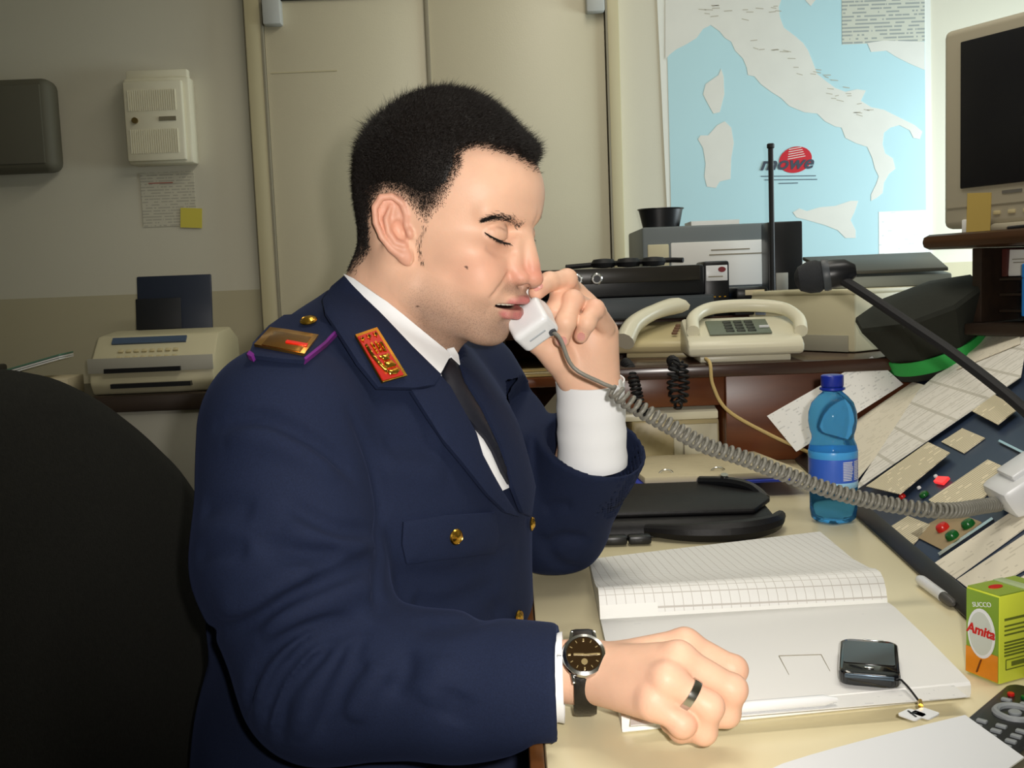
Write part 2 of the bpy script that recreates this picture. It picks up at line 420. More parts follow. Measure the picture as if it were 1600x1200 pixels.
land = [
 [(198,-120),(198,235),(215,215),(240,195),(280,175),(320,150),(345,115),(375,100),(410,125),(430,150),(455,165),(470,200),(500,230),(515,265),(520,295),(545,300),(570,330),(610,360),(650,385),(680,415),(740,440),(790,445),(820,475),(860,495),(885,500),(900,540),(940,560),(985,575),(1005,620),(1015,660),(1030,690),(1020,720),(1000,760),(1000,785),(1020,775),(1045,755),(1050,715),(1070,680),(1095,660),(1085,620),(1055,600),(1045,565),(1050,520),(1075,500),(1110,490),(1150,510),(1165,540),(1190,545),(1200,515),(1170,490),(1120,465),(1050,430),(1000,420),(960,395),(980,355),(945,350),(900,360),(860,345),(820,315),(790,290),(775,250),(755,200),(735,170),(700,140),(660,110),(645,70),(640,30),(650,0),(650,-120)],
 [(1000,205),(1060,200),(1100,225),(1150,250),(1209,275),(1209,165),(1050,160),(985,170)],
 [(740,-120),(745,5),(765,26),(785,0),(860,-60),(880,-120)],
 [(415,270),(425,300),(428,370),(410,440),(385,445),(360,400),(345,370),(355,330),(390,305),(405,295)],
 [(430,475),(455,500),(465,560),(455,620),(452,700),(410,710),(395,735),(360,730),(350,690),(355,640),(345,580),(325,545),(335,530),(365,530),(400,490)],
 [(695,830),(720,815),(750,825),(800,810),(860,805),(920,785),(950,785),(935,830),(920,860),(940,900),(940,930),(900,930),(870,900),(820,880),(750,860),(710,850)]]
for L in land:
    flat(L, .0054, M['land'], 'landmass')
M['road'] = mat('map_road_ink', '#b3ad9c', .6); M['inkdark'] = mat('map_ink', '#3d4654', .6)
rnd = random.Random(3)
bm = B()
for k in range(46):
    u = rnd.random(); ax, ay = (250+420*u, 20+60*rnd.random()) if k % 3 == 0 else (520+480*u, 130+300*u+rnd.uniform(-40, 90)*(.6))
    L = rnd.uniform(14, 34); p = mp(ax, ay, .0064); q = mp(ax+L, ay+rnd.uniform(-4, 7), .0064)
    prism(bm, [p, q, q+Vector((0, 0, -.0022)), p+Vector((0, 0, -.0022))], (0, -.0003, 0))
part('map_lettering', bm, M['road'], t)['kind'] = 'stuff'
def printed_panel(name, x0, y0, x1, y1, m, off=.0056):
    a = mp(x0, y0, off); b = mp(x1, y1, off); w = b.x-a.x; h = a.z-b.z
    bm = B(); box(bm, (w, h, .001)); return part(name, bm, m, t, loc=((a.x+b.x)/2, -off, (a.z+b.z)/2), rot=(radians(90), 0, 0))
printed_panel('legend_panel', 885, -120, 1209, 163, M['legend'])
printed_panel('legend_panel', 1030, 828, 1214, 1012, printed('map_index_print', '#f0f2ee', '#9aa4a8', .014, .25, .4, 40, strength=.35))
lg = mp(705, 625, .0062)
bm = B(); lathe(bm, [(.05, 0), (.05, .0006)], 40); bm.transform(Matrix.Diagonal((1.02, .78, 1, 1)))
part('logo_disc', bm, mat('map_logo_red', '#c4202e', .5), t, loc=lg, rot=(radians(90), radians(-14), 0))
bm = B()
for k in range(5): box(bm, (.055-.004*k, .002, .0004), (.004, .006+.007*k, .0009))
part('logo_stripes', bm, M['margin'], t, loc=lg, rot=(radians(90), radians(-8), 0))
text('logo_lettering', 'mowe', .056, M['inkdark'], t, mp(668, 640, .0075), (radians(90), 0, 0), .0002, .35, .0012, 1.15)
for x0, x1, y in ((570, 785, 688), (585, 790, 702), (640, 715, 716)):
    a, b = mp(x0, y, .0064), mp(x1, y-2, .0064); bm = B(); prism(bm, [a, b, b+Vector((0, 0, -.0022)), a+Vector((0, 0, -.0022))], (0, -.0004, 0)); part('caption_line', bm, M['inkdark'], t)

# ------------------------------------------------------------------ desk and wooden hutch
t = thing('desk', 'cream topped desk with dark edge in front of the seated officer', 'desk', (.6, 1.25, 0))
bm = B(); box(bm, (1.32, 2.3, .028), (.075, -.07, .726), .003); part('desktop', bm, M['desk'], t)
bm = B(); box(bm, (.012, 2.3, .032), (-.592, -.07, .7255), .003); part('edge_trim', bm, M['woodedge'], t)
for x in (-.5, .62):
    bm = B(); box(bm, (.03, 1.7, .71), (x+.06, .0, .355), .003); part('side_panel', bm, M['woodedge'], t)

t = thing('wooden_hutch', 'brown wooden desk hutch with open cubbies at the far end of the desk', 'hutch', (.4, 2.0, .74))
def hb(name, x0, x1, y0, y1, z0, z1, m, bev=.003):
    bm = B(); box(bm, (x1-x0, y1-y0, z1-z0), ((x0+x1)/2-.4, (y0+y1)/2-2.0, (z0+z1)/2-.74), bev); return part(name, bm, m, t)
hb('front_panel', .425, 1.15, 2.03, 2.05, .74, .915, M['wood'])
hb('partition', .425, .443, 2.05, 2.72, .74, .915, M['wood'])
hb('top_board', .165, 1.2, 2.0, 2.72, .915, .94, M['woodtop'])
hb('fascia', .18, .425, 2.035, 2.055, .855, .915, M['wood'])
hb('side_panel', -.035, -.015, 2.05, 2.72, .74, 1.0, M['wood'])
hb('partition', .165, .183, 2.05, 2.72, .74, 1.0, M['wood'])
hb('shelf', -.015, .165, 2.03, 2.6, .905, .925, M['wood'])
hb('rear_ledge', -.04, .72, 2.40, 2.74, 1.0, 1.02, M['woodtop'])
hb('ledge_front', .183, .72, 2.42, 2.44, .94, 1.0, M['woodtop'])
hb('back_panel', -.015, 1.15, 2.72, 2.735, .74, 1.0, M['wood'])
hb('ledge_board', -.04, .183, 2.05, 2.40, 1.0, 1.02, M['woodtop'])
# contents of the left cubbies
for k in range(3):
    bm = B(); box(bm, (.15, .3, .0035), (0, 0, .002))
    tag(part('paper_sheet', bm, [M['manila'], M['paper_beige'], M['manila']][k], None, loc=(.072, 2.19+.01*k, .926+.0045*k), rot=(0, 0, radians((4, -3, 7)[k]))), 'loose yellowed sheets stacked on the shelf of the upper cubby', 'paper', 'sheets on the cubby shelf')
bm = B(); prism(bm, [(-.05, 0, 0), (.08, 0, 0), (.08, 0, .10), (.04, 0, .10)], (0, .002, 0))
tag(part('leaning_sheet', bm, M['paper'], None, loc=(.055, 2.10, .79), rot=(radians(-10), 0, 0)), 'white sheet leaning in the lower cubby behind the raised arm', 'paper')
t = thing('envelope_stack', 'pile of beige envelopes on the desk behind the raised forearm', 'envelopes', (.02, 1.95, .74))
for k in range(5):
    bm = B(); box(bm, (.16, .2, .007), (0, 0, .0035), .001)
    part('envelope', bm, M['manila'] if k % 2 else M['paper_beige'], t, loc=(.006*(k % 3), .004*k, .0072*k), rot=(0, 0, radians((8, -6, 12, 2, -9)[k])))

# beige keyboard on its case in the recess
t = thing('terminal_case', 'beige terminal case standing in the hutch recess under the keyboard', 'case', (.33, 2.14, .74))
bm = B(); box(bm, (.18, .26, .085), (0, .06, .0425), .006); part('body', bm, M['ivory_dark'], t)
bm = B(); box(bm, (.09, .006, .07), (.04, -.072, .04), .002); part('front_cover', bm, M['ivory'], t)
bm = B(); box(bm, (.002, .004, .07), (.015, -.077, .04)); part('seam', bm, M['seam'], t)
t = thing('keyboard', 'beige keyboard lying on the terminal case in the hutch recess', 'keyboard', (.305, 2.13, .829))
K = Matrix.Rotation(radians(9), 4, 'X')
bm = B(); prism(bm, [(-.11, -.1, 0), (-.11, -.1, .016), (-.11, .07, .05), (-.11, .07, 0)], (.215, 0, 0), .003); part('base', bm, M['ivory'], t)
for r in range(4):
    for k in range(10):
        if k == 6: continue
        bm = B(); box(bm, (.015, .015, .012), (-.095+k*.021, -.045+r*.03, .034+r*.0058), .003, rot=K.to_3x3()); part('key', bm, M['white'] if (k > 6 or r < 2) else M['ivory_dark'], t)
# tan card file left in the recess
t = thing('card_file', 'tan cardboard file standing in the hutch recess beside the cables', 'file', (.2, 2.12, .74))
bm = B(); box(bm, (.028, .26, .16), (.01, .13, .08), .003); part('body', bm, mat('tan_card', '#a58a55', .8), t)
bm = B(); box(bm, (.024, .25, .15), (.01, .128, .086), .002); part('sheets', bm, M['paper_beige'], t)
# ---------------- ring binder and pouch
t = thing('ring_binder', 'open blue binder with beige sheets lying behind the black pouch', 'binder', (.345, 1.845, .74), rz=radians(2))
tl = Matrix.Rotation(radians(-3), 3, 'X')
bm = B(); box(bm, (.29, .32, .005), (0, 0, .019), .002, rot=tl); part('cover', bm, M['blue'], t)
bm = B(); box(bm, (.27, .3, .012), (0, 0, .0275), .003, rot=tl); part('sheets', bm, printed('binder_print', '#cbbf9e', '#8f835f', .012, .3, .45, 30, strength=.25), t)
bm = B(); box(bm, (.26, .03, .012), (0, .12, .006), .003); part('spine', bm, M['blue'], t)
for x in (-.09, 0, .09):
    bm = B(); tube(bm, [(x+.012*cos(a), -.105, .037+.007*sin(a)) for a in np.linspace(-.6, pi+.6, 9)], .0018, 6); part('ring', bm, M['chrome'], t)

t = thing('leather_pouch', 'black leather pouch with flap and straps in front of the blue binder', 'pouch', (.245, 1.54, .74), rz=radians(-1))
M['leather'] = mat('black_leather', '#0d0c0e', .5, spec=.35, noise=(30, .3), bump=(60, .35, .002))
bm = B(); prism(bm, [(-.2, -.11, .002), (-.2, -.10, .026), (-.2, .05, .036), (-.2, .12, .03), (-.2, .12, .002)], (.33, 0, 0), .009); part('body', bm, M['leather'], t)
bm = B()
tube(bm, spline([(-.06, -.10, .014), (.0, -.125, .014), (.07, -.128, .015), (.12, -.10, .016), (.145, -.05, .016)], 6), [.008+.007*sin(pi*i/24) for i in range(25)], 10); part('side_pocket', bm, M['leather'], t)
bm = B(); prism(bm, [(-.15, -.08, .028), (.10, -.085, .028), (.135, -.03, .032), (.12, .10, .034), (-.19, .10, .034), (-.19, -.05, .032)], (0, 0, .008), .003); part('flap', bm, M['leather'], t)
for k in range(3):
    bm = B(); box(bm, (.032, .02, .012), (-.14+.034*k, -.128, .008), .003); part('buckle', bm, M['black'], t)
bm = B(); tube(bm, spline([(.05, .09, .044), (.09, .06, .047), (.12, .03, .043), (.135, .0, .03)], 6), .008, 8); part('zip_cord', bm, M['black'], t)
bm = B(); cyl(bm, .006, .004, (.085, .065, .0545), (0, -.3, 1)); part('press_stud', bm, M['chrome'], t)

# ------------------------------------------------------------------ radios and boxes on the hutch
t = thing('grey_rack_unit', 'flat charcoal rack unit under the black radio on the hutch ledge', 'radio unit', (.25, 2.42, 1.02))
bm = B(); box(bm, (.44, .26, .052), (0, .06, .026), .004); part('housing', bm, M['charcoal'], t)
bm = B(); box(bm, (.43, .006, .044), (0, -.072, .026), .002); part('front_plate', bm, mat('slate_plate', '#40474c', .45), t)
t = thing('radio_transceiver', 'long black radio transceiver with chrome sockets on the charcoal rack unit', 'radio', (.24, 2.42, 1.073), rz=radians(1))
bm = B(); box(bm, (.42, .22, .068), (0, .05, .034), .006); part('housing', bm, M['black'], t)
bm = B(); box(bm, (.40, .008, .035), (0, -.062, .05), .002); part('front_strip', bm, mat('dark_brushed_strip', '#2a2722', .3), t)
for x in (-.155, -.115, -.085, -.04):
    bm = B(); cyl(bm, .013, .022, (x, -.064, .044), (0, -1, 0), bev=.002); s_ = part('socket', bm, M['chrome'], t)
    bm = B(); cyl(bm, .008, .003, (x, -.0865, .044), (0, -1, 0)); part('socket_hole', bm, M['black'], s_)
t = thing('headset', 'black cable and ear pads heaped on top of the black radio', 'headset', (.3, 2.47, 1.142))
bm = B(); tube(bm, spline([(-.16, 0, .006), (-.08, .01, .01), (0, .0, .012), (.08, .01, .014), (.12, -.01, .012)], 6), .006, 8); part('cable', bm, M['black_soft'], t)
for x in (-.07, -.01, .05):
    bm = B(); lathe(bm, [(0.001, .0), (.026, .002), (.03, .012), (.024, .021), (.008, .023)], 20); part('ear_pad', bm, M['black_soft'], t, loc=(x, .0, 0))
t = thing('black_charger', 'black charger box with white sticker at the right end of the radio', 'charger', (.487, 2.42, 1.02))
bm = B(); box(bm, (.06, .1, .128), (0, .03, .064), .006); part('housing', bm, M['black'], t)
bm = B(); box(bm, (.05, .002, .036), (.0, -.021, .1), .001); st = part('sticker', bm, M['white'], t)
bm = B(); lathe(bm, [(.009, 0), (.009, .0004)], 20); bm.transform(Matrix.Diagonal((1, .7, 1, 1))); part('sticker_mark', bm, mat('dark_red_mark', '#7a2a30', .6), st, loc=(.012, -.0222, .108), rot=(radians(90), 0, 0))
bm = B(); box(bm, (.034, .001, .0025), (-.003, -.0222, .092)); part('sticker_line', bm, M['seam'], st)
for k in range(4):
    bm = B(); box(bm, (.005, .003, .003), (-.018+.012*k, -.0215, .045)); part('contact', bm, M['brass'], t)
t = thing('black_handset', 'small black walkie-talkie lying beside the charger box', 'radio', (.565, 2.42, 1.02))
bm = B(); box(bm, (.075, .12, .03), (0, .02, .05), .008); part('housing', bm, M['black'], t)
bm = B(); box(bm, (.085, .13, .034), (0, .02, .017), .004); part('cradle', bm, M['black_soft'], t)
bm = B(); box(bm, (.045, .002, .012), (.005, -.042, .052), .001); part('label_plate', bm, M['paper_beige'], t)

t = thing('grey_cabinet_unit', 'grey equipment box with white front panel below the wall map', 'equipment box', (.545, 2.78, 1.0))
bm = B(); box(bm, (.40, .3, .225), (.005, .03, .1325), .006); part('housing', bm, M['graymetal'], t)
bm = B(); box(bm, (.285, .006, .115), (.02, -.123, .145), .003); p_ = part('white_panel', bm, M['paper'], t)
bm = B(); box(bm, (.1, .001, .003), (.03, -.1265, .18)); box(bm, (.14, .001, .003), (.045, -.1265, .168)); part('panel_print', bm, M['seam'], p_)
bm = B(); box(bm, (.055, .006, .11), (-.155, -.123, .145), .003); part('side_plate', bm, M['cream'], t)
bm = B(); box(bm, (.29, .008, .018), (.03, -.124, .052), .002); part('blue_strip', bm, mat('blue_strip', '#2d5f9e', .5), t)
t = thing('black_tower', 'upright black modem at the right end of the grey equipment box', 'modem', (.685, 2.57, 1.0))
bm = B(); box(bm, (.085, .07, .24), (0, 0, .12), .004); part('housing', bm, M['black'], t)
bm = B(); box(bm, (.03, .003, .05), (-.01, -.036, .09), .001); part('label_plate', bm, mat('grey_label', '#a6a6a0', .6), t)
t = thing('antenna_mast', 'thin black antenna rod standing up in front of the wall map', 'antenna', (.648, 2.52, 1.02))
bm = B(); cyl(bm, .022, .02, bev=.003); part('foot', bm, M['black'], t)
bm = B(); tube(bm, [(0, 0, .015), (0, 0, .40)], .0065, 10); part('rod', bm, M['black_soft'], t)
bm = B(); cyl(bm, .009, .012, (0, 0, .395), bev=.002); part('tip', bm, M['black_soft'], t)
t = thing('pen_tub', 'black plastic tub standing on the grey equipment box', 'tub', (.408, 2.72, 1.2455))
bm = B(); lathe(bm, [(.048, 0), (.058, .046), (.062, .048), (.060, .05), (.054, .047), (.046, .004), (.001, .004)], 28); bm.transform(Matrix.Diagonal((1, .7, 1, 1))); part('tub', bm, M['black'], t)
bm = B(); box(bm, (.125, .1, .012), (0, 0, .006))
tag(part('paper_pad', bm, M['paper'], None, loc=(.545, 2.74, 1.2455)), 'white paper pad on the grey equipment box beside the black tub', 'paper pad')

# ------------------------------------------------------------------ telephones on the hutch
def deskphone(name, label, loc, rz, m, sc=(1, 1, 1)):
    t = thing(name, label, 'telephone', loc, rz)
    bm = B(); prism(bm, [(-.115, -.09, .012), (-.115, -.098, .02), (-.115, -.098, .036), (-.115, -.08, .046), (-.115, .08, .085), (-.115, .1, .07), (-.115, .1, .012)], (.23, 0, 0), .008); part('body', bm, m, t)
    bm = B(); box(bm, (.18, .16, .012), (0, 0, .006), .002); part('foot', bm, m, t)
    t.scale = sc
    return t
A1 = atan2(.039, .16)
t = deskphone('keypad_telephone', 'ivory telephone with grey keypad at the front corner of the hutch', (.475, 2.115, .94), radians(-4), M['ivory'], (1, .8, 1))
bm = B(); box(bm, (.125, .1, .004), (-.005, -.01, .0665), .002, rot=Matrix.Rotation(A1, 3, 'X')); kp = part('keypad_panel', bm, mat('grey_green_panel', '#6d7768', .5), t)
for r in range(4):
    for k in range(3):
        bm = B(); box(bm, (.017, .013, .005), (-.025+k*.022, -.045+r*.021, .0605+r*.0051), .002, rot=Matrix.Rotation(A1, 3, 'X')); part('key', bm, mat('dark_key', '#33382f', .5) if (r, k) == (0, 0) else bpy.data.materials['dark_key'], kp)
bm = B(); box(bm, (.02, .003, .005), (.045, -.03, .067), .001, rot=Matrix.Rotation(A1, 3, 'X')); part('maker_badge', bm, M['white'], kp)
bm = B(); tube(bm, spline([(-.10, -.05, .062), (-.092, .02, .088), (-.05, .075, .105), (.03, .082, .108), (.095, .06, .10), (.118, .0, .08), (.114, -.06, .056)], 8), [.0135]*49, 12); part('handset', bm, M['ivory'], t)
t = deskphone('desk_telephone', 'older beige telephone with curved receiver behind the ivory keypad telephone', (.352, 2.305, .94), radians(-18), M['ivory_dark'], (.87, .87, .87))
bm = B(); tube(bm, spline([(-.085, -.125, .045), (-.07, -.07, .085), (-.03, .0, .112), (.02, .065, .125), (.065, .11, .115)], 8), [.02+.006*abs(i-16)/16 for i in range(33)], 12)
part('handset', bm, M['ivory'], t)
for r in range(4):
    for k in range(3):
        bm = B(); box(bm, (.014, .012, .006), (.03+k*.024, -.06+r*.022, .0595+r*.0053), .002, rot=Matrix.Rotation(A1, 3, 'X')); part('key', bm, mat('brown_key', '#6e4f3a', .5) if (r, k) == (0, 0) else bpy.data.materials['brown_key'], t)
bm = B(); box(bm, (.05, .03, .003), (.075, .06, .083), .001, rot=Matrix.Rotation(A1, 3, 'X')); part('index_card', bm, M['manila'], t)
def coil(P, r, n, per=14, taper=3):
    """helix of n turns around the polyline P"""
    P = [Vector(p) for p in P]; cum = [0]
    for a, b in zip(P, P[1:]): cum.append(cum[-1]+(b-a).length)
    out = []; up = Vector((0, 0, 1))
    N_ = n*per
    for i in range(N_+1):
        s = cum[-1]*i/N_; k = max(j for j in range(len(P)-1) if cum[j] <= s+1e-9)
        f = (s-cum[k])/max(cum[k+1]-cum[k], 1e-9); c = P[k].lerp(P[k+1], f)
        tg = (P[min(k+2, len(P)-1)]-P[max(k-1, 0)]).normalized(); side = tg.cross(up).normalized() if abs(tg.z) < .98 else Vector((1, 0, 0)); u2 = side.cross(tg)
        rr = r*min(1, i/per/.6, (N_-i)/per/.6)
        a = 2*pi*i/per; out.append(c+side*cos(a)*rr+u2*sin(a)*rr)
    return out
for nm, lab, pts in (('coiled_cord', 'dark coiled cord hanging left of the older beige telephone', [(.232, 2.08, .945), (.235, 2.02, .935), (.242, 1.992, .90), (.25, 1.99, .86), (.262, 1.995, .845)]),
                 ('coiled_cord', 'thick loop of dark coiled cord hanging between the two telephones', [(.322, 2.05, .948), (.318, 1.99, .945), (.312, 1.975, .92), (.314, 1.975, .885), (.325, 1.977, .868), (.334, 1.98, .90), (.333, 1.99, .95)])):
    bm = B(); tube(bm, coil(spline(pts, 6), .009, 22), .0028, 6); tag(part(nm, bm, M['black_soft'], None), lab, 'cord')
bm = B(); tube(bm, spline([(.387, 2.03, .95), (.388, 1.992, .942), (.392, 1.987, .90), (.42, 1.985, .85), (.5, 1.98, .80), (.57, 1.97, .765), (.60, 1.93, .745)], 8), .0035, 8)
tag(part('telephone_cable', bm, M['manila'], None), 'tan cable running from the ivory telephone down the hutch front', 'cable')

# beige computer case, tray
t = thing('computer_case', 'beige desktop computer case on the hutch beside the ivory telephone', 'computer', (.72, 2.14, .94), rz=radians(33))
# local +x runs along the right face, +y away to the left face
bm = B(); box(bm, (.33, .30, .128), (.165, .15, .066), .006); part('housing', bm, M['cream'], t)
bm = B(); box(bm, (.335, .305, .012), (.166, .151, .128), .004); part('lid', bm, M['cream'], t)
bm = B(); box(bm, (.004, .03, .02), (-.001, .26, .09), .001); part('badge', bm, mat('blue_grey_badge', '#8a94a6', .5), t)
bm = B(); box(bm, (.004, .27, .035), (-.001, .15, .02), .001); part('plinth_strip', bm, mat('grey_plinth', '#9b9786', .5), t)
t = thing('document_tray', 'dark grey document tray on top of the beige computer case', 'tray', (.85, 2.36, 1.0745), rz=radians(-4))
bm = B(); prism(bm, [(-.12, -.1, .0), (-.12, -.1, .025), (-.12, .1, .05), (-.12, .1, 0)], (.25, 0, 0), .004); part('base', bm, mat('pale_grey_tray', '#8e938c', .5), t)
bm = B(); prism(bm, [(-.13, -.105, .03), (.12, -.105, .03), (.15, .1, .068), (-.15, .1, .068)], (0, 0, .008), .002); part('cover', bm, mat('dark_grey_tray', '#4b4a42', .5), t)

# uniform cap
cz = Vector((-.40, -.12, .90)).normalized()
t = thing('uniform_cap', 'dark peaked uniform cap with bright green band leaning on the computer case', 'cap', (.815, 1.99, .985))
q = Vector((0, 0, 1)).rotation_difference(cz).to_matrix().to_4x4() @ Matrix.Rotation(radians(-38), 4, 'Z')
M['capcloth'] = mat('dark_cap_cloth', '#22241d', .85, noise=(80, .2)); M['capgreen'] = mat('bright_green_band', '#2fa64a', .7)
oct_ = lambda r, z, a: r*(1-.04*abs(sin(4*a)))
def capbm(prof, seg=48, rf=None):
    bm = B(); lathe(bm, prof, seg, rf=rf); bm.transform(q @ Matrix.Diagonal((1.06, .95, 1, 1))); return bm
part('crown', capbm([(.0885, -.02), (.104, .022), (.120, .062), (.116, .07), (.06, .082), (.001, .085)], 8), M['capcloth'], t, sharp=20)
part('green_band', capbm([(.0895, -.048), (.0905, -.024), (.089, -.02), (.0865, -.02), (.0865, -.048)]), M['capgreen'], t)
part('lining_band', capbm([(.086, -.062), (.088, -.047), (.080, -.047), (.08, -.062)]), M['capcloth'], t)
bm = B(); rows = []
for i in range(17):
    a = radians(-62+124*i/16); w = cos(a*90/62)
    rows.append([bm.verts.new((r*cos(a), r*sin(a), z)) for r, z in ((.082, -.058), (.088+.055*w, -.058-.03*w), (.088+.055*w, -.062-.03*w), (.082, -.062))])
for a, b in zip(rows, rows[1:]):
    for k in range(4): bm.faces.new((a[k], a[(k+1) % 4], b[(k+1) % 4], b[k]))
bm.faces.new(rows[0][::-1]); bm.faces.new(rows[-1]); bmesh.ops.recalc_face_normals(bm, faces=bm.faces)
bm.transform(q); part('visor', bm, M['black'], t)

# ------------------------------------------------------------------ sloped console
CA = np.array([.572, 2.012, .741]); CBp = np.array([.445, .62, .741])
cu_ = (CBp-CA)/np.linalg.norm(CBp-CA); SL = radians(34)
ch = np.array([-cu_[1], cu_[0], 0]); ch /= np.linalg.norm(ch)
if ch[0] < 0: ch = -ch
cv_ = ch*cos(SL)+np.array([0, 0, 1])*sin(SL); cn_ = np.cross(cv_, cu_); cn_ = cn_ if cn_[2] > 0 else -cn_
CLEN = float(np.linalg.norm(CBp-CA)); CDEP = .43
t = thing('control_console', 'sloped navy control console with paper labels along the back of the desk', 'console', tuple(CA)); con = t
con.rotation_euler = Matrix([[cu_[0], ch[0], 0], [cu_[1], ch[1], 0], [0, 0, 1]]).to_euler() if np.cross(cu_, ch)[2] > 0 else (0, 0, atan2(ch[1], ch[0]))
CMI = rmat(con).inverted()
def cpt(u, v, w=0): return CMI @ Vector(CA+cu_*u+cv_*v+cn_*w)
def cuv(px, py, w=0):
    p = onplane(px, py, CA+cn_*w, cn_)-CA; return float(p@cu_), float(p@cv_)
bm = B(); up = Vector((0, 0, CDEP*sin(SL))); back = CMI.to_3x3() @ Vector(ch*(CDEP*cos(SL)+.02))
a0 = CMI @ Vector(CA); prism(bm, [a0, cpt(0, CDEP), cpt(0, CDEP)+(CMI.to_3x3() @ Vector(ch*.02)), a0+back], CMI.to_3x3() @ Vector(cu_*CLEN)); part('housing', bm, M['navy'], con)
bm = B(); pp = [cpt(0, -.012, .0), cpt(0, -.012, .012), cpt(0, .012, .012), cpt(0, .012, .0)]; prism(bm, pp, CMI.to_3x3() @ Vector(cu_*CLEN), .002); part('edge_rail', bm, mat('dark_rail', '#231f1b', .4), con)
def cslab(name, pxs, m, w0=.001, th=.0015, parent=None):
    """a label or sheet lying in the console surface; corners read off in pixels, turned into console coordinates"""
    uv = [(max(.004, u), min(CDEP, v)) for u, v in (cuv(*p) for p in pxs)]; N = len(uv); cu0 = sum(u for u, v in uv)/N; cv0 = sum(v for u, v in uv)/N
    bm = B(); prism(bm, [(u-cu0, v-cv0, 0) for u, v in uv], (0, 0, th))
    o = part(name, bm, m, parent if parent else con)
    R = Matrix([[cu_[i], cv_[i], cn_[i]] for i in range(3)]) if np.dot(np.cross(cu_, cv_), cn_) > 0 else None
    if R is None:
        o.data.transform(Matrix.Diagonal((1, -1, 1, 1))); o.data.flip_normals(); R = Matrix([[cu_[i], -cv_[i], cn_[i]] for i in range(3)])
    o.matrix_local = CMI @ (Matrix.Translation(Vector(CA+cu_*cu0+cv_*cv0+cn_*w0)) @ R.to_4x4())
    return o
PB = printed('console_label_print', '#ece0c2', '#8d8666', .0065, .5, .6, 55, ax='X', strength=.55)
PB2 = printed('console_list_print', '#f2ead6', '#b5ac94', .009, .4, .45, 45, ax='X', strength=.35)
PW = printed('console_sheet_print', '#e9e9e6', '#8a8c90', .012, .4, .55, 40, ax='X', strength=.4)
def csheet(label, pxs, m, w0, group=None):
    o = cslab('paper_sheet', pxs, m, w0, .001); o.parent = None; bpy.context.view_layer.update()
    o.matrix_world = rmat(con) @ o.matrix_basis if False else o.matrix_local
    o.matrix_basis = rmat(con) @ o.matrix_basis
    return tag(o, label, 'paper', group)
wpx = [(1198, 650), (1362, 557), (1412, 600), (1244, 706)]; wp3 = [atY(x, y, Y) for (x, y), Y in zip(wpx, (1.985, 2.012, 1.995, 1.968))]
e1 = wp3[1]-wp3[0]; e1 /= np.linalg.norm(e1); n1 = np.cross(e1, wp3[3]-wp3[0]); n1 /= np.linalg.norm(n1); n1 = n1 if n1[1] < 0 else -n1; e2 = np.cross(n1, e1); c1 = sum(wp3)/4
bm = B(); prism(bm, [((p-c1) @ e1, (p-c1) @ e2, 0) for p in wp3], (0, 0, .0012)); o = part('paper_sheet', bm, printed('far_sheet_print', '#f2f2f0', '#8f9296', .006, .4, .42, 90, strength=.35), None)
o.matrix_world = Matrix.Translation(Vector(c1)) @ Matrix([[e1[i], e2[i], n1[i]] for i in range(3)]).to_4x4(); tag(o, 'white printed sheet propped against the brown hutch front behind the bottle', 'paper')
csheet('beige typed sheet directly behind the neck of the bottle', [(1252, 712), (1395, 590), (1462, 610), (1330, 770)], PB2, .006)
csheet('large beige list lying across the console right of the bottle', [(1338, 775), (1462, 690), (1600, 596), (1625, 520), (1560, 505), (1440, 615)], printed('console_form_print', '#f3efe6', '#a9a596', .013, .3, .5, 40, ax='X', strength=.35, cells=(.045, .06, '#b9b4a4', .6)), .008)
csheet('beige list at the top of the console beside the cap', [(1500, 585), (1600, 545), (1640, 500), (1560, 505)], PB2, .0105)
cslab('label_strip', [(1360, 769), (1457, 700), (1491, 717), (1413, 782)], PB, .0105)
cslab('label_strip', [(1472, 692), (1505, 671), (1540, 686), (1507, 710)], PB)
cslab('label_strip', [(1524, 650), (1560, 625), (1597, 647), (1565, 672)], PB, .009)
cslab('label_strip', [(1452, 783), (1545, 720), (1590, 741), (1495, 811)], PB)
cslab('label_strip', [(1386, 829), (1420, 808), (1455, 822), (1423, 858)], PB)
tanp = cslab('button_panel', [(1424, 836), (1490, 800), (1535, 818), (1475, 862)], mat('tan_panel', '#a58f6a', .5))
cslab('label_strip', [(1462, 882), (1600, 790), (1640, 800), (1494, 906)], PB2)
cslab('label_strip', [(1497, 908), (1620, 826), (1640, 870), (1530, 934)], PB2)
cslab('label_strip', [(1535, 940), (1640, 880), (1660, 930), (1570, 975)], PB2)
cslab('silver_edge', [(1468, 868), (1552, 812), (1555, 815), (1471, 872)], M['chrome'], .001, .003)
cslab('silver_edge', [(1564, 690), (1604, 710), (1602, 713), (1562, 693)], M['chrome'], .001, .003)
def cbutton(px, py, r, m, h=.009, w0=.002, name='push_button'):
    u, v = cuv(px, py); bm = B(); lathe(bm, [(r, 0), (r, h*.5), (r*.8, h*.85), (r*.3, h), (.0005, h)], 20)
    qq = Vector((0, 0, 1)).rotation_difference(Vector(cn_)).to_matrix().to_4x4()
    bm.transform(rmat(con).inverted() @ Matrix.Translation(Vector(CA+cu_*u+cv_*v+cn_*w0)) @ qq); return part(name, bm, m, con)
cbutton(1476, 829, .0085, M['red'], label := .009); cbutton(1516, 824, .0085, M['green']); cbutton(1491, 842, .0085, M['green'])
cslab('lamp_button', [(1462, 757), (1469, 749), (1486, 750), (1476, 760)], M['redlit'], .002, .004)
cbutton(1412, 779, .005, M['red'], .006); cbutton(1446, 776, .007, M['green'], .006); cbutton(1438, 765, .003, M['white'], .004); cbutton(1464, 747, .003, M['white'], .004)

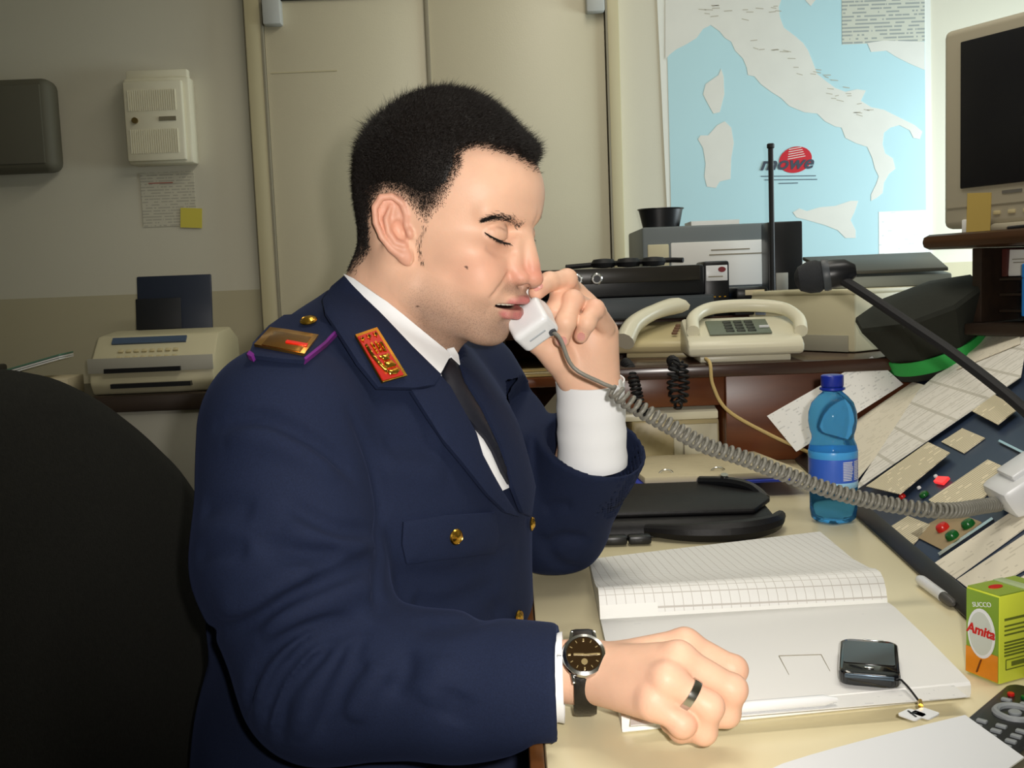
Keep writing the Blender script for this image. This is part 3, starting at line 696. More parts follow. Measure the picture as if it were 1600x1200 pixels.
# white telephone base the coiled cord runs to
pb = CA+cu_*cuv(1600, 790)[0]+cv_*cuv(1600, 790)[1]
t = thing('white_telephone', 'white telephone base on the console at the end of the grey cord', 'telephone', tuple(pb+cn_*.001))
Rc = Matrix([[cu_[i], -cv_[i], cn_[i]] for i in range(3)]).to_3x3()
if Rc.determinant() < 0: Rc = Matrix([[cu_[i], cv_[i], cn_[i]] for i in range(3)]).to_3x3()
bm = B(); box(bm, (.075, .17, .04), (0, 0, .02), .01, rot=None); bm.transform(Matrix.Translation(Vector(cv_)*.062) @ Rc.to_4x4()); part('body', bm, M['white'], t)
bm = B(); box(bm, (.05, .12, .008), (0, 0, .043), .003); bm.transform(Matrix.Translation(Vector(cv_)*.062) @ Rc.to_4x4()); part('cradle', bm, M['white'], t)
PHONE_END = np.array(pb+cn_*.018-cv_*.022)

# ------------------------------------------------------------------ monitor shelf at the right
SX = np.array([.50, -.866, 0.]); SX /= np.linalg.norm(SX); SN = np.array([-.866, -.50, 0])
def rot_shelf(): return atan2(SX[1], SX[0])
t = thing('monitor_shelf', 'brown wooden shelf under the monitor at the right edge', 'shelf', (.805, 1.93, 1.008), rz=rot_shelf())
bm = B(); box(bm, (1.0, .36, .028), (.47, .17, .152), .012); part('board', bm, wood('dark_shelf_wood', '#3b2310', '#4f3118', .4, 2.5), t)
bm = B(); box(bm, (.02, .3, .137), (.055, .19, .0685), .002); part('side_panel', bm, M['darkwood'], t)
bm = B(); box(bm, (.02, .3, .137), (.95, .19, .0685), .002); part('side_panel', bm, M['darkwood'], t)
bm = B(); box(bm, (.85, .012, .137), (.515, .335, .0685), .002); part('back_panel', bm, M['darkwood'], t)
for z in (.02, .05, .078):
    bm = B(); box(bm, (.85, .27, .005), (.515, .19, z), .001); part('divider', bm, M['darkwood'], t)
bm = B(); box(bm, (.01, .27, .05), (.10, .19, .108), .001); part('divider', bm, mat('red_brown_edge', '#4a1c18', .5), t)
bm = B(); box(bm, (.92, .36, .022), (.51, .19, -.0115), .004); part('plinth', bm, M['darkwood'], t)
SH = rmat(t)
for k, (dx, wd) in enumerate(((.128, .046), (.178, .046))):
    o = thing('folded_note', ('folded white note in the rack slot under the monitor shelf', 'second folded white note, right of the first in the rack slot')[k], 'paper', SH @ Vector((dx, .06, .0835)), rz=rot_shelf()+radians(4*k))
    bm = B(); prism(bm, [(-wd/2, 0, 0), (wd/2, 0, 0), (wd/2+.004, .004, .046), (-wd/2-.006, .004, .048)], (0, .012, 0), .001); part('sheet', bm, M['paper'], o)
    bm = B(); box(bm, (wd*.7, .0006, .0015), (0, .001, .03)); box(bm, (wd*.6, .0006, .0015), (0, .0006, .024)); part('print_line', bm, M['seam'], o)
o = thing('blue_marker', 'bright blue marker standing in the rack slot at the right edge', 'marker', SH @ Vector((.19, -.012, .015)), rz=0)
bm = B(); cyl(bm, .009, .065, bev=.001); part('barrel', bm, mat('bright_blue', '#1c76c8', .4), o)
bm = B(); cyl(bm, .0095, .025, (0, 0, .065), bev=.002); part('pen_cap', bm, bpy.data.materials['bright_blue'], o)
t = thing('monitor', 'beige monitor with dark screen on the wooden shelf', 'monitor', SH @ Vector((.138, .12, .1665)), rz=rot_shelf())
bm = B(); box(bm, (.42, .06, .382), (0, .02, .203), .014, seg=3); box(bm, (.34, .10, .30), (0, .09, .2), .03); part('housing', bm, mat('aged_beige_housing', '#b5ad97', .5), t)
bm = B(); box(bm, (.345, .006, .277), (.006, -.0125, .226), .002); part('screen', bm, M['screen'], t)
bm = B(); box(bm, (.2, .16, .016), (0, .06, .008), .006); part('foot', bm, bpy.data.materials['aged_beige_housing'], t)
bm = B(); box(bm, (.4, .003, .002), (0, -.0105, .052)); part('bezel_seam', bm, M['seam'], t)
bm = B(); box(bm, (.04, .002, .006), (-.06, -.0105, .073)); part('maker_badge', bm, mat('badge_grey', '#6d6a62', .5), t)
for k in range(4):
    bm = B(); box(bm, (.014, .005, .007), (-.09+.03*k, -.011, .036), .001); part('button', bm, M['ivory_dark'], t)
o = tag(part('sticky_note', box(B(), (.05, .0015, .085), (0, 0, 0)), mat('amber_note', '#c4a95a', .8), None), 'yellow sticky note hanging from the lower left of the monitor', 'sticky note')
o.location = SH @ Vector((.03, .080, .198)); o.rotation_euler = (radians(3), radians(4), rot_shelf())
bm = B(); box(bm, (.05, .05, .028), (0, 0, .014), .002)
tag(part('paper_block', bm, M['paper'], None, loc=SH @ Vector((.0, .13, .1665)), rot=(0, 0, rot_shelf())), 'small white paper block at the left end of the monitor shelf', 'paper block')
bm = B(); tube(bm, spline([(0, 0, 0), (.05, .01, .002), (.12, -.01, .001), (.2, .012, .002)], 6), .003, 6)
tag(part('black_cable', bm, M['black_soft'], None, loc=SH @ Vector((.12, .035, .1695)), rot=(0, 0, rot_shelf())), 'thin black cable lying on the shelf in front of the monitor', 'cable')

# gooseneck microphone standing on the console
g = [atY(1268, 437, 1.36), atY(1300, 428, 1.35), atY(1345, 455, 1.32), atY(1420, 505, 1.26), atY(1500, 560, 1.19), atY(1600, 640, 1.11), atY(1680, 725, 1.05), atY(1725, 800, 1.01)]
uv = None
foot = np.array(g[-1]); sfoot = foot-cn_*float((foot-CA)@cn_)
t = thing('gooseneck_microphone', 'black gooseneck microphone arching over the console from the right edge', 'microphone', tuple(sfoot))
bm = B(); lathe(bm, [(.028, .001), (.028, .012), (.02, .018), (.008, .022), (.001, .022)], 24); bm.transform(Vector((0, 0, 1)).rotation_difference(Vector(cn_)).to_matrix().to_4x4()); part('base', bm, M['black'], t)
bm = B(); tube(bm, [Vector(p) for p in spline(g[1:-1]+[sfoot+cn_*.015], 8)], .0068, 10); part('gooseneck', bm, M['black_soft'], t, world=True)
ax = (np.array(g[0])-np.array(g[2])); ax /= np.linalg.norm(ax); ax = np.array([-.93, .25, -.12]); ax /= np.linalg.norm(ax)
Q = Matrix.Translation(Vector(g[1])) @ Vector((0, 0, 1)).rotation_difference(Vector(ax)).to_matrix().to_4x4()
bm = B(); lathe(bm, [(.008, -.03), (.017, -.018), (.019, -.002), (.019, .004)], 24, Q); part('collar', bm, M['black'], t, world=True)
bm = B(); lathe(bm, [(.0205, .003), (.0215, .008), (.0205, .012)], 24, Q); part('ring', bm, M['charcoal'], t, world=True)
bm = B(); lathe(bm, [(.018, .011), (.0215, .018), (.021, .03), (.016, .042), (.008, .047), (.001, .048)], 24, Q); part('grille', bm, mat('mic_grille', '#202327', .7, bump=(900, .8, .002)), t, world=True)

# ------------------------------------------------------------------ things on the desk top
# register: spine across, two page blocks
c_tl, c_sl, c_sr, c_tr, c_bl, c_br = [atZ(*p, .74) for p in ((920, 884), (938, 976), (1387, 950), (1280, 840), (972, 1147), (1517, 1092))]
t = thing('register_book', 'large open register with gridded pages lying before the officer', 'book', (.24, 1.10, .741), rz=radians(3.05))
def nbp(p, z=0): return Matrix.Rotation(radians(-3.05), 3, 'Z') @ Vector((p[0]-.24, p[1]-1.10, z))
GRID = printed('register_print', '#e9e9e6', '#9c9fa4', .0085, .3, .3, 160, strength=.03, cells=(.0105, .0085, '#b3aca4', .75))
FAINT = printed('register_blank_print', '#eaeae8', '#b9bcc2', .011, .25, .3, 45, strength=.25)
bm = B(); prism(bm, [nbp(c_tl), nbp(c_sl), nbp(c_bl), nbp(c_br), nbp(c_sr), nbp(c_tr)], (0, 0, .003), .001); part('cover', bm, M['paper'], t)
def block(a, b, c, d, prof, name, m):
    """a-b is the spine edge, d-c the outer edge; prof (fraction, height)"""
    bm = B(); lo = []; hi = []
    for f, h in prof:
        p0 = Vector(a).lerp(Vector(d), f); p1 = Vector(b).lerp(Vector(c), f)
        row = [p0.lerp(p1, k/10) for k in range(11)]
        hi.append([bm.verts.new(p+Vector((0, 0, h))) for p in row]); lo.append([bm.verts.new((p.x, p.y, .003)) for p in row])
    for R_, up_ in ((hi, 1), (lo, 0)):
        for r0, r1 in zip(R_, R_[1:]):
            for k in range(10):
                bm.faces.new((r0[k], r0[k+1], r1[k+1], r1[k]))
    for k in range(10):
        bm.faces.new((hi[0][k], hi[0][k+1], lo[0][k+1], lo[0][k])); bm.faces.new((hi[-1][k], hi[-1][k+1], lo[-1][k+1], lo[-1][k]))
    for i in range(len(prof)-1):
        for k in (0, 10): bm.faces.new((hi[i][k], hi[i+1][k], lo[i+1][k], lo[i][k]))
    bmesh.ops.remove_doubles(bm, verts=bm.verts, dist=1e-5); bmesh.ops.recalc_face_normals(bm, faces=bm.faces); bm.normal_update()
    for f in bm.faces: f.material_index = 0 if f.normal.z > .35 else 1
    return part(name, bm, [m, M['paper']], t)
block(nbp(c_sl), nbp(c_sr), nbp(c_tr), nbp(c_tl), [(0, .004), (.003, .009), (.018, .019), (.045, .0275), (.085, .032), (.14, .031), (.22, .025), (.45, .016), (.75, .012), (.985, .009), (1, .005)], 'page_block', GRID)
block(nbp(c_sl), nbp(c_sr), nbp(c_br), nbp(c_bl), [(0, .004), (.01, .006), (.1, .0085), (.5, .012), (.9, .0135), (.99, .0135), (1, .011)], 'page_block', FAINT)
# ruled box drawn on the lower page, and the page's lower strip
for (x0, y0), (x1, y1) in (((1217, 1026), (1283, 1024)), ((1217, 1026), (1238, 1066)), ((1238, 1066), (1304, 1064)), ((1283, 1024), (1304, 1064))):
    a = nbp(atZ(x0, y0, .753), .0128); b = nbp(atZ(x1, y1, .753), .0128); bm = B(); tube(bm, [a, b], .0004, 4); part('ruled_line', bm, M['seam'], t)
top = bm = B(); q4 = [atZ(*p, .7545) for p in ((985, 1118), (1490, 1072), (1512, 1090), (985, 1135))]
prism(bm, [nbp(p, .0138) for p in q4], (0, 0, .0006)); part('page_edge', bm, printed('edge_print', '#e6e6e4', '#9fa2a8', .006, .3, .4, 60, strength=.3), t)

t = thing('white_pen', 'white pen lying along the register beside the resting hand', 'pen', tuple(atZ(1215, 1101, .7605)), rz=0)
p0, p1 = atZ(1120, 1108, .760), atZ(1308, 1093, .760); dv = Vector(p1-p0).normalized(); L = (Vector(p1)-Vector(p0)).length
bm = B(); tube(bm, [p0, Vector(p0)+dv*(L-.012), p1], [.0048, .0048, .002], 12); part('barrel', bm, M['white'], t, world=True)
bm = B(); tube(bm, [Vector(p0)-dv*.02, p0], [.001, .004], 10); part('nib', bm, M['charcoal'], t, world=True)

t = thing('mobile_phone', 'small black mobile phone with strap lying on the open register', 'mobile phone', tuple(atZ(1358, 1048, .7545)), rz=radians(-19))
L_ = .088; Wd = .051
bm = B(); po = rrect(Wd, L_, .011); prism(bm, [(x, y, .0015) for x, y in po], (0, 0, .0125), .003); part('body', bm, mat('black_gloss', '#0f1114', .12, coat=.5), t)
bm = B(); prism(bm, [(x, y+.006, .0141) for x, y in rrect(.043, .056, .003)], (0, 0, .0006)); part('screen', bm, mat('phone_screen', '#2a2621', .15), t)
bm = B(); box(bm, (.018, .002, .0008), (.004, .039, .0145), .0003); part('earpiece', bm, M['chrome'], t)
bm = B(); box(bm, (.008, .003, .0012), (.0, -.031, .0146), .0004); part('home_button', bm, M['chrome'], t)
bm = B(); box(bm, (.04, .002, .0035), (0, -.0440, .011), .0006); part('chin_trim', bm, mat('steel_blue_trim', '#5c6a78', .25, .8), t)
sp0 = Vector((.0255, -.036, .008)); wm = rmat(t).inverted()
e1 = wm @ Vector(atZ(1438, 1102, .757)); e0 = wm @ Vector(atZ(1420, 1082, .757))
bm = B(); tube(bm, spline([sp0, e0+Vector((0, 0, .004)), e1+Vector((0, 0, .002))], 8), .0009, 6); part('strap', bm, M['black_soft'], t)
bm = B(); tube(bm, [e1+Vector((0, .004, .002)), e1+Vector((0, -.006, .002))], .002, 8); part('strap_clip', bm, M['brass'], t)
e2 = wm @ Vector(atZ(1425, 1118, .757)); e3 = wm @ Vector(atZ(1446, 1116, .757))
for k, e in enumerate((e2, e3)):
    bm = B(); prism(bm, [(x, y, 0) for x, y in rrect(.016, .017, .003)], (0, 0, .0012)); part('charm_tag', bm, M['white'], t, loc=e, rot=(0, 0, radians(-35)))
bm = B(); box(bm, (.0015, .012, .0005), (0, 0, .0015)); box(bm, (.006, .0015, .0005), (.002, .001, .0015)); part('charm_mark', bm, M['black'], t, loc=e2, rot=(0, 0, radians(28)))

# bottle
t = thing('water_bottle', 'blue plastic water bottle standing on the desk against the console', 'bottle', tuple(atZ(1309, 817, .741)+np.array([0, .02, 0])))
BZ = .925
M['pet'] = mat('blue_bottle_plastic', '#5ab2ee', .1, trans=.82, ior=1.12)
prof = [(.012, .004), (.027, .0), (.033, .006), (.035, .02), (.0345, .045), (.0352, .052), (.0352, .118), (.034, .124), (.0305, .133), (.0305, .14), (.0335, .15), (.0352, .163), (.0345, .177), (.03, .192), (.021, .203), (.0145, .209), (.0135, .214), (.0135, .226)]
prof = [(r, z*BZ) for r, z in prof]
petal = lambda r, z, a: r*(1-.16*(.5+.5*cos(5*a))*max(0, 1-z/.04)) if z < .04 else r
bm = B(); lathe(bm, prof, 60, rf=petal); part('bottle_body', bm, M['pet'], t, sharp=60)
bm = B(); lathe(bm, [(.0354, .056), (.0357, .058), (.0357, .104), (.0354, .106)], 48); part('label', bm, mat('blue_label', '#3a66cf', .3), t)
bm = B(); lathe(bm, [(.0356, .096), (.0359, .097), (.0359, .106), (.0356, .107)], 48); part('label_band', bm, mat('light_blue_band', '#4aa6ea', .3), t)
bm = B(); lathe(bm, [(.0356, .053), (.0359, .0535), (.0359, .061), (.0356, .062)], 48); part('label_band', bm, mat('pale_blue_band', '#9dd2f2', .3), t)
bm = B()
for k in range(12):
    z = .093-.0024*k
    for a0, a1 in ((-90, -62), (-58, -38)):
        aa = np.radians(np.linspace(a0+6, a1+6-random.uniform(0, 6), 6)); rows = [[bm.verts.new((rr*cos(a), rr*sin(a), zz)) for rr, zz in ((.0357, z), (.0361, z), (.0361, z-.0012), (.0357, z-.0012))] for a in aa]
        for a, b in zip(rows, rows[1:]):
            for j in range(4): bm.faces.new((a[j], a[(j+1) % 4], b[(j+1) % 4], b[j]))
part('label_print', bm, M['white'], t)
bm = B(); lathe(bm, [(.0145, .195), (.0185, .197), (.0185, .200), (.0145, .201)], 30); part('neck_ring', bm, mat('deep_blue_cap', '#1a2f9c', .3), t)
bm = B(); lathe(bm, [(.0155, .2015), (.016, .203), (.016, .2175), (.0145, .219), (.001, .219)], 40, rf=lambda r, z, a: r*(1+.025*(cos(40*a) > 0)) if r > .0155 else r); part('screw_cap', bm, bpy.data.materials['deep_blue_cap'], t)

# pen beside the console rail
t = thing('marker_pen', 'white capped pen lying beside the console rail', 'pen', tuple(atZ(1462, 922, .747)))
p0, p1 = atZ(1437, 905, .747), atZ(1490, 944, .747); dv = Vector(p1-p0)
bm = B(); tube(bm, [p0, Vector(p0)+dv*.08, Vector(p0)+dv*.72], [.005, .0065, .0062], 14); part('barrel', bm, M['white'], t, world=True)
bm = B(); tube(bm, [Vector(p0)+dv*.72, Vector(p0)+dv*.95, p1], [.006, .005, .002], 12); part('grip', bm, mat('grey_grip', '#4c4a48', .4), t, world=True)

# juice carton
base = atZ(1561, 1070, .741)
t = thing('juice_carton', 'small lime green juice carton with orange picture at the right edge', 'carton', tuple(base), rz=radians(24))
M['lime'] = mat('lime_carton', '#d6e045', .35); M['limeside'] = mat('green_carton', '#7fa02f', .35)
cw, cd, chh = .062, .036, .080
# local: corner at origin, +x along the right-hand face, +y along the left-hand face
bm = B(); box(bm, (cw, cd, chh), (cw/2, cd/2, chh/2), .0012); part('body', bm, M['lime'], t)
bm = B(); box(bm, (.0006, cd*.96, chh*.97), (-.0003, cd/2, chh/2)); sd = part('side_face', bm, M['limeside'], t)
bm = B(); box(bm, (.0006, cd*.96, chh*.3), (-.0009, cd/2, chh*.17)); part('orange_picture', bm, mat('orange_fruit_print', '#e08a1e', .4, noise=(40, .25)), sd)
bm = B(); lathe(bm, [(.019, 0), (.019, .0006)], 30); bm.transform(Matrix.Diagonal((.78, 1.2, 1, 1))); part('oval_badge', bm, M['white'], sd, loc=(-.0012, cd/2, chh*.52), rot=(radians(90), 0, radians(-90)))
bm = B(); lathe(bm, [(.0165, 0), (.0165, .0006)], 30); bm.transform(Matrix.Diagonal((.76, 1.2, 1, 1))); part('badge_field', bm, mat('badge_grey_green', '#c9cfc4', .4), sd, loc=(-.0018, cd/2, chh*.52), rot=(radians(90), 0, radians(-90)))
text('badge_lettering', 'Amita', .0125, M['red'], sd, (-.0026, cd/2, chh*.55), (radians(90), 0, radians(-90)), .0002, .2, .0004)
text('side_lettering', 'SUCCO', .0062, M['white'], sd, (-.0012, cd/2, chh*.85), (radians(90), radians(-14), radians(-90)), .0002)
bm = B(); box(bm, (.003, .001, .014), (-.0014, cd/2+.002, chh*.14), .0003, rot=Matrix.Rotation(radians(20), 3, 'X')); part('picture_pip', bm, mat('brown_pip', '#6b3a12', .5), sd)
bm = B(); box(bm, (cw*.97, cd*.97, .001), (cw/2, cd/2, chh+.0005)); tp = part('top_face', bm, mat('olive_green_top', '#8da536', .35), t)
bm = B(); box(bm, (.012, cd*.95, .0012), (cw*.62, cd/2, chh+.0015), .0004); part('seal_fold', bm, mat('pale_green_fold', '#a9b98a', .4), tp)
bm = B(); lathe(bm, [(.006, 0), (.006, .0008)], 20); bm.transform(Matrix.Diagonal((1.3, .7, 1, 1))); part('top_print', bm, M['red'], tp, loc=(.018, cd*.55, chh+.001))
rr_ = random.Random(5)
bm = B()
for k, z in enumerate((.058, .052, .048, .044, .037, .034, .031, .028, .025)):
    L = rr_.uniform(.03, .046) if k else .048
    box(bm, (L, .0006, .0022 if k == 0 else .0015), (.006+L/2, -.0003, z))
part('side_print', bm, mat('dark_olive_ink', '#6a7424', .6), t)
bm = B(); 
for s_, c_ in (((.044, .0006, .0008), (.03, -.0003, .021)), ((.044, .0006, .0008), (.03, -.0003, .012)), ((.0008, .0006, .009), (.008, -.0003, .0165)), ((.03, .0006, .004), (.03, -.0003, .0165))): box(bm, s_, c_)
part('frame_print', bm, bpy.data.materials['dark_olive_ink'], t)

# remote control
a = atZ(1578, 1068, .755); b = atZ(1503, 1131, .755); dv = (b-a)/np.linalg.norm(b-a); ang = atan2(dv[1], dv[0])
t = thing('remote_control', 'black remote control with coloured buttons beside the juice carton', 'remote control', (a[0], a[1], .741), rz=ang)
# local +x runs down the remote, +y to its right-hand side as seen from its top
sgn = 1
RW = .052
bm = B(); prism(bm, [(x+.085, y+RW/2, 0) for x, y in rrect(.17, RW, .01)], (0, 0, .016), .003); part('body', bm, M['black'], t)
bm = B(); box(bm, (.012, .006, .003), (.012, RW*.5, .0165), .001, rot=Matrix.Rotation(radians(90), 3, 'Z')); part('power_button', bm, M['red'], t)
for k, m_ in enumerate((M['red'], M['green'], M['ivory_dark'], M['blue'])):
    bm = B(); cyl(bm, .0028, .003, (.03, .011+.0105*k, .0155), bev=.0006); part('colour_button', bm, m_, t)
M['rkey'] = mat('grey_remote_key', '#8a8f92', .5)
bm = B(); tube(bm, [(.065+.014*cos(x), RW/2+.014*sin(x), .0165) for x in np.linspace(0, 2*pi, 25)[:-1]], .0032, 8, True); part('ring_pad', bm, M['rkey'], t)
bm = B(); cyl(bm, .005, .003, (.065, RW/2, .0155), bev=.0008); part('ok_button', bm, M['rkey'], t)
for r in range(6):
    for k in range(3):
        bm = B(); box(bm, (.005, .008, .003), ((.043 if r == 0 else .085+.011*r), .012+.0145*k, .0165), .001); part('key', bm, M['rkey'], t)

# blank sheet at the bottom right corner
c4 = [atZ(x, y, z) for x, y, z in ((1180, 1215, .7435), (1508, 1131, .7590), (1600, 1196, .7600), (1420, 1330, .7440))]
bm = B(); cc = sum(c4)/4; rows = []
for i in range(9):
    l_ = c4[0]*(1-i/8)+c4[1]*i/8; r_ = c4[3]*(1-i/8)+c4[2]*i/8; zc = .7435+.0215*(i/8)**.6
    rows.append([[bm.verts.new(Vector((p[0]-cc[0], p[1]-cc[1], zc-cc[2]+dz))) for dz in (0, .0012)] for p in (l_, r_)])
for a_, b_ in zip(rows, rows[1:]):
    for q_ in ((a_[0][1], a_[1][1], b_[1][1], b_[0][1]), (a_[0][0], b_[0][0], b_[1][0], a_[1][0]), (a_[0][0], a_[0][1], b_[0][1], b_[0][0]), (a_[1][1], a_[1][0], b_[1][0], b_[1][1])): bm.faces.new(q_)
for e_ in (rows[0], rows[-1]): bm.faces.new((e_[0][0], e_[0][1], e_[1][1], e_[1][0]))
bmesh.ops.recalc_face_normals(bm, faces=bm.faces)
tag(part('blank_sheet', bm, mat('blank_white_sheet', '#dcdfe2', .7, spec=.2), None, loc=tuple(cc)), 'plain white sheet at the lower right corner of the desk', 'paper')
# ================================================================== the officer: implicit surfaces, meshed with surface nets
F4 = np.float32
def V3(*a): return np.array(a, F4)
def smin(a, b, k):
    h = np.clip(.5+.5*(b-a)/k, 0, 1); return b+(a-b)*h-k*h*(1-h)
def smax(a, b, k): return -smin(-a, -b, k)
def ell(p, c, r, R=None):
    q = p-V3(*c)
    if R is not None: q = q @ R
    r = V3(*r); k0 = np.sqrt(((q/r)**2).sum(1))+1e-9; k1 = np.sqrt(((q/(r*r))**2).sum(1))+1e-9
    return k0*(k0-1)/k1
def cone(p, a, b, ra, rb):
    a = V3(*a); b = V3(*b); ab = b-a; q = p-a
    t = np.clip((q @ ab)/float(ab @ ab), 0, 1)
    return np.sqrt(((q-t[:, None]*ab)**2).sum(1))-(ra+(rb-ra)*t)
def chain(p, pts, rs, k=None):
    d = None
    for i in range(len(pts)-1):
        c = cone(p, pts[i], pts[i+1], rs[i], rs[i+1])
        d = c if d is None else (np.minimum(d, c) if k is None else smin(d, c, k))
    return d
def sdf_mesh(f, lo, hi, h, blk=8, slack=1.25):
    """sparse surface nets of f = 0 in the box lo..hi with cells of h; returns vertices, quads"""
    lo = np.array(lo, float); hi = np.array(hi, float)
    nb = np.ceil((hi-lo)/(h*blk)).astype(int); bs = h*blk
    ii = np.stack(np.meshgrid(*[np.arange(n) for n in nb], indexing='ij'), -1).reshape(-1, 3)
    d = np.concatenate([f((lo+(c+.5)*bs).astype(F4)) for c in np.array_split(ii, max(1, len(ii)//60000))])
    act = ii[np.abs(d) < bs*.87*slack]
    NG = nb*blk+4
    key = lambda a: ((a[..., 0]+1)*NG[1]+(a[..., 1]+1))*NG[2]+(a[..., 2]+1)
    g = np.stack(np.meshgrid(*[np.arange(blk+1)]*3, indexing='ij'), -1)
    C8 = np.array([(i, j, k) for i in (0, 1) for j in (0, 1) for k in (0, 1)])
    E12 = [(a, b) for a in range(8) for b in range(a+1, 8) if np.abs(C8[a]-C8[b]).sum() == 1]
    ids, pos, quads = [], [], []
    for ch in np.array_split(act, max(1, len(act)//500)):
        if not len(ch): continue
        P = ch[:, None, None, None, :]*blk+g[None]
        S = f((lo+P.reshape(-1, 3)*h).astype(F4)).reshape(P.shape[:4])
        n = blk
        cor = np.stack([S[:, c[0]:c[0]+n, c[1]:c[1]+n, c[2]:c[2]+n] for c in C8], -1)
        ng = (cor < 0).sum(-1); m_ = (ng > 0) & (ng < 8)
        bi, i, j, k = np.nonzero(m_)
        if len(bi):
            cv = cor[bi, i, j, k]; base = ch[bi]*blk+np.stack([i, j, k], 1)
            acc = np.zeros((len(bi), 3)); cnt = np.zeros(len(bi))
            for a, b in E12:
                va, vb = cv[:, a], cv[:, b]; x = (va < 0) != (vb < 0)
                t = np.where(x, va/np.where(x, va-vb, 1), 0)
                acc += np.where(x[:, None], C8[a]+t[:, None]*(C8[b]-C8[a]), 0); cnt += x
            ids.append(key(base)); pos.append(lo+(base+acc/cnt[:, None])*h)
        for ax in range(3):
            o = [0, 0, 0]; o[ax] = 1
            s0 = S[:, :n, :n, :n] < 0; s1 = S[:, o[0]:o[0]+n, o[1]:o[1]+n, o[2]:o[2]+n] < 0
            bi, i, j, k = np.nonzero(s0 != s1)
            if not len(bi): continue
            base = ch[bi]*blk+np.stack([i, j, k], 1); u = np.eye(3, dtype=int)[(ax+1) % 3]; v = np.eye(3, dtype=int)[(ax+2) % 3]
            q = np.stack([key(base-u-v), key(base-v), key(base), key(base-u)], 1)
            fl_ = s0[bi, i, j, k]; q[~fl_] = q[~fl_][:, ::-1]
            quads.append(q)
    ids = np.concatenate(ids); pos = np.concatenate(pos); quads = np.concatenate(quads)
    od = np.argsort(ids); ids = ids[od]; pos = pos[od]
    ix = np.clip(np.searchsorted(ids, quads), 0, len(ids)-1); ok = (ids[ix] == quads).all(1)
    return pos, ix[ok]
def grad(f, p, e=4e-4):
    p = np.asarray(p, F4); g = np.stack([f(p+V3(*(np.eye(3)[i]*e)))-f(p-V3(*(np.eye(3)[i]*e))) for i in range(3)], 1)
    return g/(np.linalg.norm(g, axis=1, keepdims=True)+1e-9)
def relax(v, q, it, lam=.5):
    v = v.copy(); n = len(v); a = np.concatenate([q[:, 0], q[:, 1], q[:, 2], q[:, 3]]); b = np.concatenate([q[:, 1], q[:, 2], q[:, 3], q[:, 0]])
    cnt = np.bincount(a, minlength=n)+np.bincount(b, minlength=n); cnt = np.maximum(cnt, 1)
    for _ in range(it):
        s = np.stack([np.bincount(a, v[b, c], n)+np.bincount(b, v[a, c], n) for c in range(3)], 1)/cnt[:, None]
        v += lam*(s-v)
    return v
def np_mesh(name, v, faces, m, parent, base=None, label=None, sharp=None):
    me = bpy.data.meshes.new(name)
    if base is not None: v = v-np.array(base)
    faces = np.asarray(faces); k = faces.shape[1]
    me.vertices.add(len(v)); me.vertices.foreach_set('co', v.astype(F4).ravel())
    me.loops.add(faces.size); me.loops.foreach_set('vertex_index', faces.astype(np.int32).ravel())
    me.polygons.add(len(faces)); me.polygons.foreach_set('loop_start', np.arange(0, faces.size, k, dtype=np.int32))
    me.update(calc_edges=True); me.validate()
    me.polygons.foreach_set('use_smooth', np.ones(len(me.polygons), bool))
    me.materials.append(m)
    o = bpy.data.objects.new(name, me); COL.objects.link(o); o.parent = parent
    if label: o['label'] = label
    return o

# ------------------------------------------------------------------ pose
HC = np.array([-.069, 1.08, 1.165]); HS = .01035
def rotm(yaw, pitch, roll):
    cy, sy = cos(yaw), sin(yaw); cp, sp = cos(pitch), sin(pitch); cr, sr = cos(roll), sin(roll)
    return np.array([[cy, -sy, 0], [sy, cy, 0], [0, 0, 1]]) @ np.array([[cp, 0, sp], [0, 1, 0], [-sp, 0, cp]]) @ np.array([[1, 0, 0], [0, cr, -sr], [0, sr, cr]])
HM = rotm(radians(-25), radians(13.4), radians(1.2))
HMf = HM.astype(F4); HCf = HC.astype(F4)
def h2w(p): return HC+HM @ (np.array(p)*HS)
def w2h(p): return ((p-HCf) @ HMf)/F4(HS)
PELV = np.array([-.20, 1.10, .53])
person = thing('person', 'man in navy uniform with gold shoulder badge talking on a white telephone at the desk', 'person', (-.2, 1.1, .0))
PB_ = np.array(person.location)

# joints
R_SH, R_EL, R_WR = (-.212, .945, .985), (-.172, .872, .776), (.052, .834, .785)
L_SH, L_EL, L_WR = (-.065, 1.262, .985), (.047, 1.283, .805), tuple(atY(926, 612, 1.185))
NECK0 = np.array([-.158, 1.112, 1.02])

